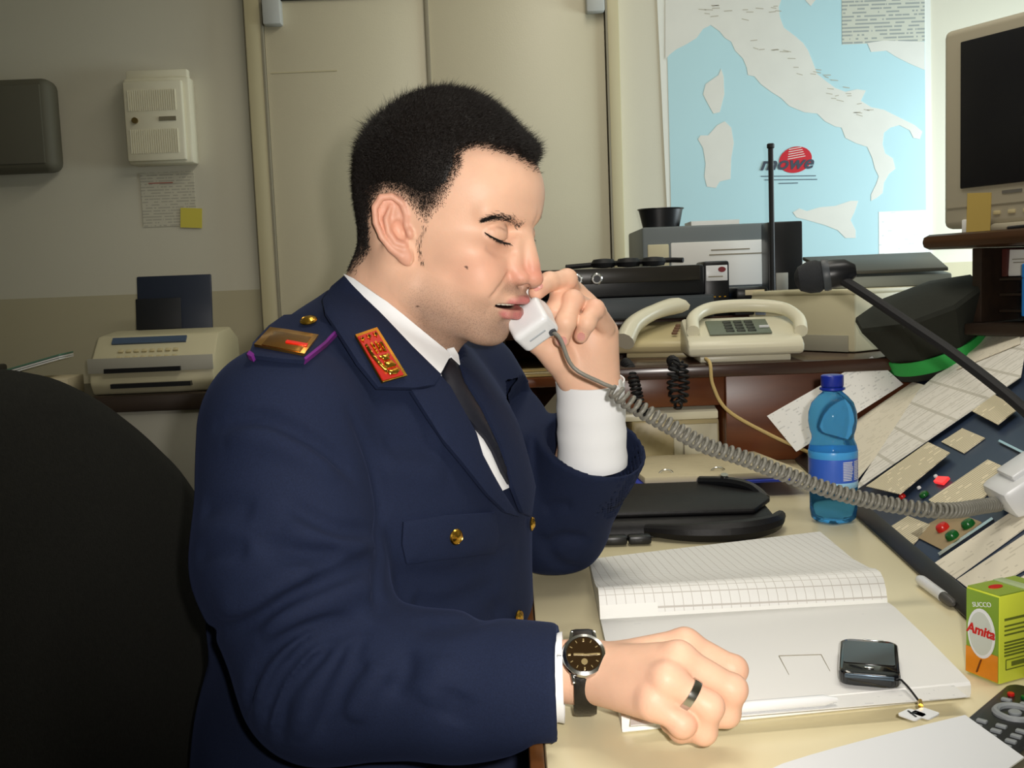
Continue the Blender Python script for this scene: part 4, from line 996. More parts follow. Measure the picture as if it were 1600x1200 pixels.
# ------------------------------------------------------------------ head, in head units (about 1 cm): x forward, y to his left, z up
def frame_ear(sd):
    n0 = np.array([0, sd, 0.]); c, s = cos(radians(24)), sin(radians(24))
    eu = c*np.array([1, 0, 0])-s*n0; en = c*n0+s*np.array([1, 0, 0]); ev = np.array([0, 0, 1.])
    tl = radians(29); eu2 = eu*cos(tl)+ev*sin(tl)*0-ev*sin(tl)*-1*0
    eu, ev = eu*cos(tl)+ev*sin(tl), ev*cos(tl)-eu*sin(tl)
    return np.stack([eu, ev, en], 1).astype(F4)
EAR_C = lambda sd: V3(-.6, 7.4*sd, .45)
def ear(p, sd):
    q = ((p-EAR_C(sd)) @ frame_ear(sd))*V3(1.14, 1, 1)
    helix = [(.95, -.1, -.1), (1.45, .9, .0), (1.45, 2.1, .1), (.75, 3.0, .2), (-.4, 3.25, .25), (-1.45, 2.55, .25), (-1.9, 1.2, .25), (-1.85, -.2, .2), (-1.35, -1.5, .15), (-.6, -2.5, .1)]
    d = ell(q, (-.2, .3, -.3), (1.65, 2.9, .42))
    d = smax(d, -ell(q, (.15, -.25, .25), (.85, 1.15, .75)), .2)
    d = smax(d, -ell(q, (-.3, 1.9, .3), (1.0, .95, .45)), .2)
    d = smin(d, chain(q, helix, [.3, .34, .36, .36, .36, .36, .36, .36, .36, .45], .1), .12)
    d = smin(d, chain(q, [(.2, 2.2, -.05), (-.75, 1.2, .12), (-1.0, .0, .15), (-.65, -1.2, .12), (.1, -1.65, .12)], [.2, .33, .33, .33, .3], .1), .18)
    d = smin(d, ell(q, (-.15, -2.75, .0), (.72, .85, .42)), .4)
    d = smin(d, ell(q, (1.12, -.75, .05), (.42, .62, .4)), .25)
    return d
LID_DIR = np.array([cos(radians(31)), 0, -sin(radians(31))])
def head_base(p):
    """skull and face without ears"""
    y = np.abs(p[:, 1]); s = p.copy(); s[:, 1] = y
    d = ell(p, (-.7, 0, 4.5), (8.7, 7.5, 9.3))
    d = smin(d, ell(p, (3.9, 0, 4.9), (6.2, 6.4, 5.8)), 1.5)
    d = smin(d, ell(p, (3.2, 0, -1.2), (6.1, 6.2, 7.2)), 2.)
    d = smin(d, ell(p, (3.4, 0, -5.2), (5.3, 5.35, 4.0)), 1.5)
    d = smin(d, cone(s, (.6, 5.0, -4.9), (6.7, 1.9, -8.0), 1.55, 1.4), 1.6)
    d = smin(d, ell(p, (7.2, 0, -8.3), (1.75, 2.1, 1.5)), 1.2)
    d = smin(d, ell(s, (5.5, 4.7, -.6), (2.4, 1.6, 1.5)), 1.5)
    d = smin(d, cone(s, (9.15, .5, 3.7), (7.0, 4.7, 3.5), .85, .95), .9)
    d = smin(d, ell(s, (6.9, 3.1, -2.9), (2.3, 2.4, 2.5)), 1.2)
    d = smin(d, ell(p, (6.3, 0, -4.7), (3.95, 3.2, 2.9)), 1.1)
    return d
CREASE = []
def head(p):
    d = head0(p)
    if CREASE:
        s = p.copy(); s[:, 1] = -np.abs(s[:, 1])
        for L, rr, k in CREASE: d = smax(d, -chain(s, L, [rr]*len(L)), k)
    return d
def head0(p):
    y = np.abs(p[:, 1]); s = p.copy(); s[:, 1] = y
    d = head_base(p)
    # eye sockets, lids
    d = smax(d, -ell(s, (9.3, 3.15, 1.75), (1.75, 2.0, 1.1)), .9)
    ec = (7.35, 3.2, 1.55)
    lid = ell(s, ec, (1.42, 1.62, 1.38))
    d = smin(d, lid, .25)
    q = s-V3(*ec); qd = q @ V3(*LID_DIR); qv = q @ V3(sin(radians(31)), 0, cos(radians(31)))
    slit = np.abs(qv+.05+.07*(q[:, 1]))-np.clip(.17*(1-(q[:, 1]/1.35)**2), -.2, 1)
    d = smax(d, -np.maximum(np.maximum(slit, -(qd-.3)), np.sqrt((q**2).sum(1))-1.75), .05)
    # upper lid crease
    d = smax(d, -np.maximum(np.abs(qv-.62)-.03, np.abs(np.sqrt((q**2).sum(1))-1.42)-.06)-.02, .12)
    # nose
    n = cone(p, (8.85, 0, 2.7), (10.55, 0, -1.1), .72, .82)
    n = smin(n, ell(p, (10.75, 0, -2.25), (1.15, 1.0, .98)), .5)
    n = smin(n, ell(s, (9.75, 1.2, -2.3), (1.2, .8, .82)), .35)
    n = smin(n, cone(p, (10.7, 0, -2.5), (9.8, 0, -3.1), .5, .5), .3)
    n = smin(n, cone(s, (8.8, .9, 1.0), (9.2, 1.2, -1.4), .8, .9), .6)
    d = smin(d, n, .55)
    d = smax(d, -ell(s, (10.15, .62, -3.0), (.75, .36, .5)), .15)
    # lips and mouth
    lp = chain(s, [(10.5, 0, -4.5), (9.85, 1.3, -4.55), (7.5, 2.9, -5.1)], [.42, .42, .12], .2)
    d = smin(d, lp, .3)
    lo = chain(s, [(9.75, 0, -6.1), (9.35, 1.25, -6.05), (7.5, 2.85, -5.35)], [.58, .52, .12], .2)
    d = smin(d, lo, .3)
    d = smax(d, -ell(p, (8.5, 0, -5.25), (2.6, 2.85, .38)), .12)
    d = smax(d, -ell(p, (9.25, 0, -7.15), (.6, 1.8, .4)), .6)
    d = smax(d, -cone(p, (10.5, 0, -3.3), (10.65, 0, -4.0), .12, .14), .25)
    for sd in (-1, 1): d = smin(d, ear(p, sd), .3)
    return d
def neck(p):
    d = cone(p, h2w((-2.2, 0, -1.5)), NECK0, .057, .064)
    d = smin(d, cone(p, h2w((2.2, 0, -5.8)), NECK0+np.array([.03, -.01, .0]), .036, .05), .03)
    d = smin(d, cone(p, h2w((-2.2, -5.0, -2.0)), NECK0+np.array([.045, -.035, .0]), .016, .016), .02)
    return d
def head_w(p): return head(w2h(p))*F4(HS)
def trace0(x, y):
    d = CF+CR*((x-800)/FPX)-CU*((y-600)/FPX); d = d/np.linalg.norm(d); t = .7
    for _ in range(160):
        v = float(head_w((CC+d*t)[None].astype(F4))[0])
        if v < 2e-4: break
        t += .6*v
    return tuple(float(a) for a in w2h((CC+d*t)[None].astype(F4))[0])
_cr = [([(795, 429), (788, 440), (779, 452), (770, 464)], .16, .45), ([(764, 390), (776, 397), (790, 398), (802, 393)], .05, .6), ([(763, 353), (777, 352), (792, 359), (803, 369)], .05, .3), ([(764, 480), (760, 492)], .04, .4)]
CREASE += [([trace0(*q) for q in L], a, k) for L, a, k in _cr]
def headneck(p): return smin(head_w(p), neck(p), .022)

# ------------------------------------------------------------------ hands
def hand(p, W, palm, fingers, thumb, extra=(), kp=.014):
    d = None
    for a, b, ra, rb in palm:
        c = cone(p, a, b, ra, rb); d = c if d is None else smin(d, c, kp)
    for c, r, R in extra: d = smin(d, ell(p, c, r, R), .012)
    fs = None
    for pts, rs in list(fingers)+[thumb]:
        c = chain(p, pts, rs, .004)
        for (a, r) in zip(pts[1:-1], rs[1:-1]): c = smin(c, np.sqrt(((p-V3(*a))**2).sum(1))-r*1.05, .003)
        fs = c if fs is None else smin(fs, c, .0022)
    return smin(d, fs, .007)
_z = lambda x, y, z: tuple(atZ(x, y, z)); _y = lambda x, y, Y: tuple(atY(x, y, Y))
rM = [_z(1070, 1006, .812), _z(1060, 1029, .817), _z(1042, 1062, .808), _z(1020, 1094, .793)]
rP = [_z(1146, 1046, .790), _z(1144, 1077, .792), _z(1108, 1104, .788), _z(1066, 1131, .777)]
rF = []
for i, (a, b) in enumerate(zip(rM, rP)):
    dx = np.array(b)-np.array(a); dx /= np.linalg.norm(dx)
    D = np.array(b)+np.array([-.004, .004 if i < 3 else .010, -.021 if i < 3 else -.015]); T = D+np.array([-.018, .004 if i < 3 else .014, -.006])
    if i == 3: D = np.array(b)+np.array([.001, .014, -.011]); T = D+np.array([-.006, .016, -.002])
    if i == 2: T = D+np.array([-.012, .012, -.006])
    T[2] = max(T[2], .7625); D[2] = max(D[2], .7655)
    R0 = (.0118, .012, .0115, .0105)[i]
    rF.append(([a, b, tuple(D), tuple(T)], [R0, R0*.93, R0*.84, R0*.74]))
W_ = R_WR
rPalm = [(W_, rM[0], .0190, .0125), (W_, rM[1], .0195, .0135), (W_, rM[2], .0195, .013), ((W_[0], W_[1]-.012, W_[2]-.004), (rM[3][0], rM[3][1]+.003, rM[3][2]-.004), .0165, .0135),
         (R_EL, W_, .022, .0225), ((W_[0]-.05, W_[1]+.004, W_[2]), W_, .0235, .0225), ((W_[0]+.02, W_[1]-.004, W_[2]-.008), (rM[1][0]-.01, rM[1][1], rM[1][2]-.014), .016, .014)]
rThumb = ([(.075, .838, .782), (.108, .846, .776), (.138, .838, .768), (.156, .826, .7635)], [.0165, .0125, .0108, .0088])
def hand_r(p): return hand(p, W_, rPalm, rF, rThumb, kp=.011)
dY = -.03
lM = [_y(896, 458, 1.19+dY), _y(910, 474, 1.195+dY), _y(929, 490, 1.192+dY), _y(947, 510, 1.182+dY)]
lF = [([lM[0], _y(886, 436, 1.155+dY), _y(858, 440, 1.108), _y(838, 457, 1.083)], [.0112, .0105, .0098, .0085]),
      ([lM[1], _y(876, 458, 1.155+dY), _y(866, 484, 1.14+dY), _y(866, 508, 1.142+dY)], [.012, .0106, .0098, .0085]),
      ([lM[2], _y(895, 470, 1.14+dY), _y(884, 503, 1.122+dY), _y(878, 530, 1.128+dY)], [.0116, .0112, .0105, .009]),
      ([lM[3], _y(929, 483, 1.142+dY), _y(917, 504, 1.128+dY), _y(908, 525, 1.135+dY)], [.0108, .0102, .0093, .008])]
lPalm = [(L_WR, lM[0], .022, .0125), (L_WR, lM[1], .023, .0135), (L_WR, lM[2], .023, .0135), (_y(936, 600, 1.185), _y(944, 520, 1.172), .022, .0165), (_y(896, 590, 1.175), _y(862, 545, 1.155), .02, .0155), (L_EL, L_WR, .020, .025),
         (_y(928, 600, 1.185), _y(926, 540, 1.172), .022, .02)]
lThumb = ([_y(872, 560, 1.16), _y(842, 535, 1.15), _y(815, 512, 1.135), _y(798, 500, 1.125)], [.017, .0128, .0108, .009])
def hand_l(p): return hand(p, L_WR, lPalm, lF, lThumb)

# ------------------------------------------------------------------ hidden core that joins head, arms and legs into one body
YAW = radians(-25); FW = np.array([cos(YAW), sin(YAW), 0]); LF = np.array([-sin(YAW), cos(YAW), 0]); TR = np.stack([FW, LF, [0, 0, 1]], 1).astype(F4)
HIPR, HIPL = PELV-LF*.09, PELV+LF*.09
KNR, KNL = HIPR+FW*.40+np.array([.0, 0, .03]), HIPL+FW*.40+np.array([.0, 0, .03])
ANR, ANL = KNR+np.array([.03, 0, -.45]), KNL+np.array([.03, 0, -.45])
def core(p):
    d = cone(p, NECK0, PELV, .06, .1)
    d = smin(d, chain(p, [NECK0, R_SH, R_EL], [.05, .04, .034]), .02); d = smin(d, chain(p, [NECK0, L_SH, L_EL], [.05, .04, .034]), .02)
    for h_, k_, a_ in ((HIPR, KNR, ANR), (HIPL, KNL, ANL)): d = smin(d, chain(p, [PELV, h_, k_, a_], [.09, .07, .05, .035]), .02)
    return d
def near(p, lo, hi, f, far=.05):
    """f inside a box (padded), a plain box distance elsewhere"""
    c = (np.array(lo)+np.array(hi))/2; e = (np.array(hi)-np.array(lo))/2
    q = np.abs(p-V3(*c))-V3(*e); bd = np.sqrt((np.maximum(q, 0)**2).sum(1))
    out = bd+F4(far); m_ = bd < far
    if m_.any(): out[m_] = f(p[m_])
    return out
def body(p):
    d = near(p, (-.23, .92, .98), (.10, 1.25, 1.34), headneck)
    d = smin(d, core(p), .012)
    d = np.minimum(d, near(p, (-.22, .70, .735), (.2, .92, .85), hand_r)) if True else d
    d = np.minimum(d, near(p, (-.02, 1.03, .76), (.16, 1.32, 1.15), hand_l))
    return d
import time as _t
_t0 = _t.time()
def body_top(p): return body(p)
bv, bq = sdf_mesh(body, (-.36, .58, .02), (.30, 1.40, 1.34), .0016)
bv = relax(bv, bq, 1, .5)
# skin colour: lips, stubble, flush on nose, ears and knuckles, darker eye sockets and inner mouth (brows are hair)
SK = {'skin': lin('#e8bb9f'), 'cheek': lin('#e0a48c'), 'nose': lin('#cf7f6c'), 'lip': lin('#c67a76'), 'ear': lin('#d58f7a'), 'stub': lin('#7f6a5c'), 'eye': lin('#b07a60'), 'dark': lin('#3a1c1a')}
def tint(v):
    global STUB
    n = len(v); c = np.tile(np.array(SK['skin']), (n, 1)); hp = w2h(v.astype(F4)).astype(float); s = hp.copy(); s[:, 1] = np.abs(s[:, 1])
    isH = (v[:, 2] > 1.0) & (hp[:, 2] < 15) & (np.abs(hp[:, 1]) < 10) & (hp[:, 0] > -12) & (hp[:, 0] < 13) & (hp[:, 2] > -14) & (hand_l(v.astype(F4)) > .002)
    def mixin(k, w, m=None):
        w = np.clip(w, 0, 1)*isH; c[:] = c*(1-w[:, None])+np.array(SK[k])*w[:, None]
    g = lambda cc, r: np.exp(-(((s-np.array(cc))/np.array(r))**2).sum(1))
    mixin('cheek', .8*g((7, 4.0, -1.6), (3, 2.6, 2.4)))
    mixin('nose', .8*g((11.0, 0, -1.8), (2.0, 1.7, 1.5))); mixin('nose', .5*g((9.7, 1.6, -2.3), (1.3, 1.0, 1.0)))
    mixin('eye', .5*g((8.0, 3.3, .6), (1.3, 1.9, .8))); mixin('eye', .3*g((8.4, 2.9, 2.6), (1.2, 1.8, .7)))
    # stubble: jaw, moustache, chin
    jaw = np.clip((-3.2-.25*(s[:, 0]-8)*0-s[:, 2]-.55*np.clip(s[:, 0]-3, -3, 4)*.35)/3.6, 0, 1)*np.clip((s[:, 0]+.2)/2.6, 0, 1)*np.clip((s[:, 2]+12.5)/2, 0, 1)
    mous = g((10.3, 1.2, -3.4), (1.6, 2.2, .75))
    STUB = np.clip(np.maximum(jaw, mous), 0, 1)*isH
    mixin('stub', np.maximum(.66*jaw, .66*mous))
    lp = np.minimum(chain(s.astype(F4), [(10.5, 0, -4.55), (9.85, 1.3, -4.62), (7.5, 2.9, -5.1)], [.42, .40, .2]), chain(s.astype(F4), [(9.75, 0, -6.1), (9.35, 1.25, -6.05), (7.6, 2.85, -5.3)], [.55, .5, .2]))
    mixin('lip', np.clip((.16-lp)/.14, 0, 1))
    mixin('dark', np.clip((.0-ell(hp.astype(F4), (7.9, 0, -5.25), (1.5, 2.3, .6)))/.1, 0, 1))
    c[:] = c
    for sd in (-1, 1): mixin('ear', .5*np.clip((.35-ear(hp.astype(F4), sd))/.3, 0, 1)*(s[:, 1] > 6.9))
    for (cx, cy, cz, r) in ((6.5, -5.6, -1.9, .14), (1.9, -6.0, -6.6, .14)):
        dd = np.sqrt((hp[:, 0]-cx)**2+(hp[:, 2]-cz)**2); mixin('dark', .8*((dd < r) & (hp[:, 1] < 0)).astype(float))
    for kp in rM+rP+lF[2][0][1:2]+lF[3][0][1:2]:
        w = .45*np.exp(-((v-np.array(kp))**2).sum(1)/.014**2); c[:] = c*(1-w[:, None])+np.array(SK['cheek'])*w[:, None]
    for (f_, tp) in [(lF[2], 1), (lF[3], 1), (lF[0], 1)]:
        w = .5*np.exp(-((v-np.array(f_[0][-1]))**2).sum(1)/.009**2); c[:] = c*(1-w[:, None])+np.array(SK['nose'])*w[:, None]
    return c
NS = NT('skin'); at_ = NS.n('ShaderNodeAttribute'); at_.attribute_name = 'complexion'
tc = NS.n('ShaderNodeTexCoord'); nz = NS.n('ShaderNodeTexNoise', i_Scale=420., i_Detail=2.); NS.l(tc.outputs['Object'], nz.inputs['Vector'])
n2 = NS.n('ShaderNodeTexNoise', i_Scale=45., i_Detail=3.); NS.l(tc.outputs['Object'], n2.inputs['Vector'])
mr = NS.n('ShaderNodeMapRange'); mr.inputs[3].default_value = .9; mr.inputs[4].default_value = 1.08; NS.l(n2.outputs[0], mr.inputs[0])
vm = NS.n('ShaderNodeVectorMath'); vm.operation = 'SCALE'; NS.l(at_.outputs['Color'], vm.inputs[0]); NS.l(mr.outputs[0], vm.inputs['Scale'])
n3 = NS.n('ShaderNodeTexNoise', i_Scale=900., i_Detail=1.); NS.l(tc.outputs['Object'], n3.inputs['Vector'])
dots = NS.math('MULTIPLY', NS.math('GREATER_THAN', n3.outputs[0], .56), NS.math('MULTIPLY', at_.outputs['Alpha'], .32))
NS.l(NS.mix(dots, vm.outputs[0], lin('#4a3a30')), NS.b.inputs['Base Color']); NS.b.inputs['Roughness'].default_value = .48; NS.b.inputs['Specular IOR Level'].default_value = .35
NS.b.inputs['Subsurface Weight'].default_value = .12; NS.b.inputs['Subsurface Radius'].default_value = (1, .35, .2); NS.b.inputs['Subsurface Scale'].default_value = .006
bp = NS.n('ShaderNodeBump', i_Strength=.18, i_Distance=.0008); NS.l(nz.outputs[0], bp.inputs['Height']); NS.l(bp.outputs[0], NS.b.inputs['Normal'])
M['skin'] = NS.m
bo = np_mesh('body', bv, bq, M['skin'], person, PB_)
ca = bo.data.color_attributes.new('complexion', 'FLOAT_COLOR', 'POINT')
cc_ = np.ones((len(bv), 4), F4); cc_[:, :3] = tint(bv); cc_[:, 3] = STUB; ca.data.foreach_set('color', cc_.ravel())
print('body', len(bv), round(_t.time()-_t0, 1), 's')
# ================================================================== clothing
def trace(f, x, y, t0=.5, t1=1.9, lift=0.):
    """first point of the surface f = lift along the picture rays through (x, y)"""
    x = np.asarray(x, float); y = np.asarray(y, float)
    d = CF+CR*((x-800)/FPX)[:, None]-CU*((y-600)/FPX)[:, None]; d = d/np.linalg.norm(d, axis=1, keepdims=True)
    t = np.full(len(x), t0); best = np.full(len(x), 9.); tb = t.copy(); hit = np.zeros(len(x), bool)
    for _ in range(140):
        v = f((CC+d*t[:, None]).astype(F4)).astype(float)-lift
        b = v < best; best[b] = v[b]; tb[b] = t[b]
        hit |= v < 4e-4; t = np.where(hit, t, np.minimum(t+np.maximum(v*.6, 3e-4), t1))
    t = np.where(hit, t, tb)
    return CC+d*t[:, None], hit
from mathutils.geometry import delaunay_2d_cdt
def dens(poly, step):
    out = []
    for (x0, y0), (x1, y1) in zip(poly, poly[1:]+poly[:1]):
        n = max(1, int(hypot(x1-x0, y1-y0)/step))
        out += [(x0+(x1-x0)*k/n, y0+(y1-y0)*k/n) for k in range(n)]
    return out
def sm2(pts, n=6, closed=True):
    """Catmull-Rom through 2D points"""
    P = [np.array(p, float) for p in pts]; N_ = len(P); out = []
    for i in range(N_ if closed else N_-1):
        a, b, c, d = (P[(i-1) % N_] if closed or i > 0 else P[0]), P[i], P[(i+1) % N_], (P[(i+2) % N_] if closed or i+2 < N_ else P[-1])
        for k in range(n):
            t = k/n; out.append(tuple(.5*((2*b)+(c-a)*t+(2*a-5*b+4*c-d)*t*t+(3*b-a-3*c+d)*t**3)))
    if not closed: out.append(tuple(P[-1]))
    return out
def inpoly(px, py, poly):
    r = np.zeros(len(px), bool)
    for (x0, y0), (x1, y1) in zip(poly, poly[1:]+poly[:1]):
        c = ((y0 > py) != (y1 > py)) & (px < (x1-x0)*(py-y0)/((y1-y0) if y1 != y0 else 1e-9)+x0); r ^= c
    return r
def drape(name, poly, f, off, th, m, parent, base, step=5, puff=0., label=None, smooth_it=2, sharp=50):
    """a piece of cloth or metal that lies on the surface f: a solid sheet of thickness th, its lower face off above f"""
    b = dens(list(poly), step); bx = np.array(b)
    gx, gy = np.meshgrid(np.arange(bx[:, 0].min(), bx[:, 0].max(), step), np.arange(bx[:, 1].min(), bx[:, 1].max(), step)); gx = gx.ravel(); gy = gy.ravel()
    k = inpoly(gx, gy, b); gx, gy = gx[k], gy[k]
    if len(gx):
        dist = np.min(np.hypot(gx[:, None]-bx[None, :, 0], gy[:, None]-bx[None, :, 1]), 1); k = dist > step*.55; gx, gy = gx[k], gy[k]
    pts = b+list(zip(gx, gy)); nb_ = len(b)
    res = delaunay_2d_cdt([Vector(p) for p in pts], [], [list(range(nb_))], 1, 1e-4)
    v2 = np.array([tuple(v) for v in res[0]]); fc = [tuple(t) for t in res[2]]
    P, hit = trace(f, v2[:, 0], v2[:, 1], lift=off)
    G = grad(f, P, 1.5e-3)
    # average normals a little over the sheet
    tri = np.array(fc); 
    for _ in range(smooth_it):
        acc = G.copy()
        for a, c in ((0, 1), (1, 2), (2, 0)): np.add.at(acc, tri[:, a], G[tri[:, c]]); np.add.at(acc, tri[:, c], G[tri[:, a]])
        G = acc/np.linalg.norm(acc, axis=1, keepdims=True)
    h = np.full(len(P), th)
    if puff:
        dist = np.min(np.hypot(v2[:, 0:1]-bx[None, :, 0], v2[:, 1:2]-bx[None, :, 1]), 1); h = th+puff*np.sqrt(np.clip(dist/(dist.max()+1e-6), 0, 1))
    bm = B(); lo = [bm.verts.new(Vector(p)) for p in P-G*.0006]; hi = [bm.verts.new(Vector(p)) for p in P+G*h[:, None]]
    # outline edges: those used by one triangle
    cnt = {}
    for t in fc:
        for a, c in ((t[0], t[1]), (t[1], t[2]), (t[2], t[0])): cnt[(a, c)] = 1
    for t in fc:
        bm.faces.new([hi[i] for i in t]); bm.faces.new([lo[i] for i in t[::-1]])
    for (a, c) in cnt:
        if (c, a) not in cnt: bm.faces.new((hi[c], hi[a], lo[a], lo[c]))
    bmesh.ops.recalc_face_normals(bm, faces=bm.faces)
    bm.transform(Matrix.Translation(-Vector(base)))
    return part(name, bm, m, parent, sharp=sharp, label=label)

def tloc(p, c): return (p-V3(*c)) @ TR
T0 = np.array([-.150, 1.10, 0.])
def torso(p):
    q = tloc(p, T0)
    d = ell(q, (-.01, 0, .84), (.155, .205, .27))
    d = smin(d, ell(q, (.0, 0, .68), (.150, .195, .26)), .06)
    d = smin(d, ell(q, (-.075, -.02, .60), (.125, .17, .17)), .05)
    d = smin(d, cone(p, NECK0+np.array([-.012, 0, -.01]), R_SH, .062, .066), .05)
    d = smin(d, cone(p, NECK0+np.array([-.012, 0, -.01]), L_SH, .062, .066), .05)
    d = smin(d, ell(q, (.045, .0, .90), (.10, .17, .12)), .05)
    return d
def coatneck(p):
    # standing fold of the collar behind the neck
    a = np.array(h2w((-3.0, 0, -4.5))); b = NECK0+np.array([-.01, 0, 0])
    return cone(p, a*.45+b*.55, b, .066, .078)
def sleeve_r(p):
    d = chain(p, [R_SH, (R_SH[0]+.005, R_SH[1]-.04, R_SH[2]-.11), R_EL], [.080, .083, .075], .02)
    f_ = smin(smin(cone(p, R_EL, (-.06, .845, .772), .074, .060), cone(p, (-.06, .845, .772), (.035, .816, .777), .060, .0525), .015), d, .012)
    return f_
CUFF_R = (np.array([.030, .816, .777]), np.array([1., -.10, .02])/np.linalg.norm([1, -.10, .02]))
SLV = np.array([.095, -.029, .005]); SLV /= np.linalg.norm(SLV)
_lw = np.array(L_WR); _le = np.array(L_EL); LD = (_lw-_le)/np.linalg.norm(_lw-_le)
CUFF_L = (np.array(atY(930, 692, 1.215)), LD)
def sleeve_l(p):
    d = cone(p, L_SH, L_EL, .078, .066)
    e = cone(p, L_EL, CUFF_L[0]+LD*.03, .064, .0675)
    return smin(d, e, .015)
def jacket0(p):
    d = smin(torso(p), coatneck(p), .02)
    d = smin(d, sleeve_r(p), .012)
    return smin(d, sleeve_l(p), .02)
FOLDS = [  # picture polylines, width (m), depth (m): drawn on the coat, then cut into it as creases
 ([(340, 664), (404, 653), (449, 668), (490, 691), (522, 714), (550, 745)], .0055, .013), ([(345, 690), (404, 682), (449, 697), (490, 722), (530, 760)], .010, -.006),
 ([(546, 640), (570, 690), (588, 740), (597, 790), (594, 836), (598, 868), (588, 915), (592, 955)], .0055, .014),
 ([(452, 787), (490, 810), (535, 829), (592, 830)], .006, .011), ([(440, 815), (490, 838), (540, 850), (588, 848)], .009, -.005),
 ([(400, 842), (440, 862), (488, 868), (540, 862)], .007, .008),
 ([(326, 985), (384, 976), (448, 936), (504, 910), (560, 884), (598, 866)], .006, .014), ([(330, 950), (384, 945), (440, 912), (500, 884)], .012, -.007), ([(400, 990), (470, 955), (540, 925), (590, 915)], .011, -.007),
 ([(384, 1116), (396, 1060), (428, 1012), (480, 980), (536, 970), (570, 984)], .005, .012), ([(398, 1130), (412, 1068), (444, 1020), (492, 987), (548, 978)], .006, -.005),
 ([(412, 1140), (428, 1076), (460, 1028), (504, 992), (562, 987)], .005, .012), ([(424, 1155), (437, 1085), (470, 1036), (512, 1000)], .006, -.005),
 ([(436, 1164), (444, 1092), (480, 1044), (520, 1008)], .005, .010), ([(465, 1160), (480, 1095), (512, 1045), (545, 1005)], .007, -.006),
 ([(496, 1152), (520, 1092), (544, 1036), (568, 996)], .005, .010), ([(520, 1116), (544, 1060), (572, 1030)], .005, .008), ([(545, 1130), (575, 1075), (600, 1035)], .009, -.006),
 ([(608, 1084), (632, 1052), (634, 1012)], .007, .008), ([(660, 1100), (680, 1060), (690, 1020)], .012, -.004), ([(700, 1130), (720, 1080)], .012, .004),
 ([(310, 800), (345, 790), (400, 800)], .010, .005), ([(300, 870), (340, 858), (390, 862)], .008, .006),
 ([(600, 700), (640, 690), (690, 700)], .014, .004), ([(600, 720), (640, 735), (700, 740)], .014, -.003),
 ([(610, 900), (680, 905), (740, 890), (810, 860)], .012, .006), ([(640, 940), (700, 945), (790, 905)], .012, .006), ([(640, 975), (720, 970), (800, 945)], .012, .005),
 ([(850, 860), (880, 840), (915, 845)], .007, .008), ([(846, 800), (870, 792), (895, 794)], .008, .004), ([(838, 830), (870, 880), (910, 890)], .007, .006),
]
FP = []
for px, w, dp in FOLDS:
    q = np.array(sm2(px, 3, closed=False)); P, hit = trace(jacket0, q[:, 0], q[:, 1])
    if hit.mean() > .5: FP.append((P[hit], w, dp*1.35))
def folds(p):
    o = np.zeros(len(p), F4)
    for P, w, dp in FP:
        lo = P.min(0)-3*w; hi = P.max(0)+3*w; k = ((p > lo) & (p < hi)).all(1)
        if not k.any(): continue
        s = p[k]; dm = np.full(len(s), 9., F4); n = len(P); tt = np.zeros(len(s), F4)
        for i in range(n-1):
            a = V3(*P[i]); ab = V3(*(P[i+1]-P[i])); q = s-a; t = np.clip((q @ ab)/float(ab @ ab+1e-12), 0, 1)
            dd = ((q-t[:, None]*ab)**2).sum(1); b = dd < dm; dm[b] = dd[b]; tt[b] = (i+t[b])/(n-1)
        env = np.clip(np.minimum(tt, 1-tt)*5, .15, 1)
        o[k] += dp*env*np.exp(-dm/(w*w))
    # fine unevenness of cloth
    o += .0012*np.sin(38*p[:, 0]+21*p[:, 2])*np.sin(33*p[:, 2]-17*p[:, 1])
    return o
def plane(p, o, n): return (p-V3(*o)) @ V3(*n)
def jacket(p):
    d = jacket0(p)+folds(p)
    d = smax(d, -plane(p, (0, 0, .50), (0, 0, 1)), .01)
    # open sleeve ends
    rr = plane(p, *CUFF_R); m_ = np.sqrt(((p-V3(*CUFF_R[0]))**2).sum(1)) < .14
    d = np.where(m_, smax(d, rr, .004), d)
    rl = plane(p, *CUFF_L); m2 = np.sqrt(((p-V3(*CUFF_L[0]))**2).sum(1)) < .12
    d = np.where(m2, smax(d, rl, .004), d)
    d = smax(d, -cone(p, CUFF_R[0]-SLV*.045, CUFF_R[0]+SLV*.04, .042, .0455), .003)
    d = smax(d, -cone(p, CUFF_L[0]-LD*.05, CUFF_L[0]+LD*.05, .056, .0635), .003)
    d = smax(d, F4(.7445)-.9*np.clip(.008-p[:, 0], 0, 1)-p[:, 2], .012)
    # neck opening
    d = smax(d, -(neck(p)-.006), .006)
    return d
_t0 = _t.time()
jv, jq = sdf_mesh(jacket, (-.36, .74, .48), (.20, 1.42, 1.13), .0034)
jv = relax(jv, jq, 1, .5)
NJ = NT('navy_wool'); tc = NJ.n('ShaderNodeTexCoord'); nz = NJ.n('ShaderNodeTexNoise', i_Scale=700., i_Detail=3.); NJ.l(tc.outputs['Object'], nz.inputs['Vector'])
NJ.l(NJ.mix(nz.outputs[0], lin('#12192d'), lin('#1b2540')), NJ.b.inputs['Base Color'])
NJ.b.inputs['Roughness'].default_value = .85; NJ.b.inputs['Specular IOR Level'].default_value = .2; NJ.b.inputs['Sheen Weight'].default_value = .08; NJ.b.inputs['Sheen Tint'].default_value = (*lin('#6274b0'), 1); NJ.b.inputs['Sheen Roughness'].default_value = .4
bp = NJ.n('ShaderNodeBump', i_Strength=.25, i_Distance=.0006); NJ.l(nz.outputs[0], bp.inputs['Height']); NJ.l(bp.outputs[0], NJ.b.inputs['Normal'])
M['wool'] = NJ.m
M['shirt'] = mat('white_shirt_cotton', '#eef0f2', .75, spec=.2, bump=(900, .1, .0004))
M['tie'] = mat('black_tie', '#121420', .55, noise=(200, .2))
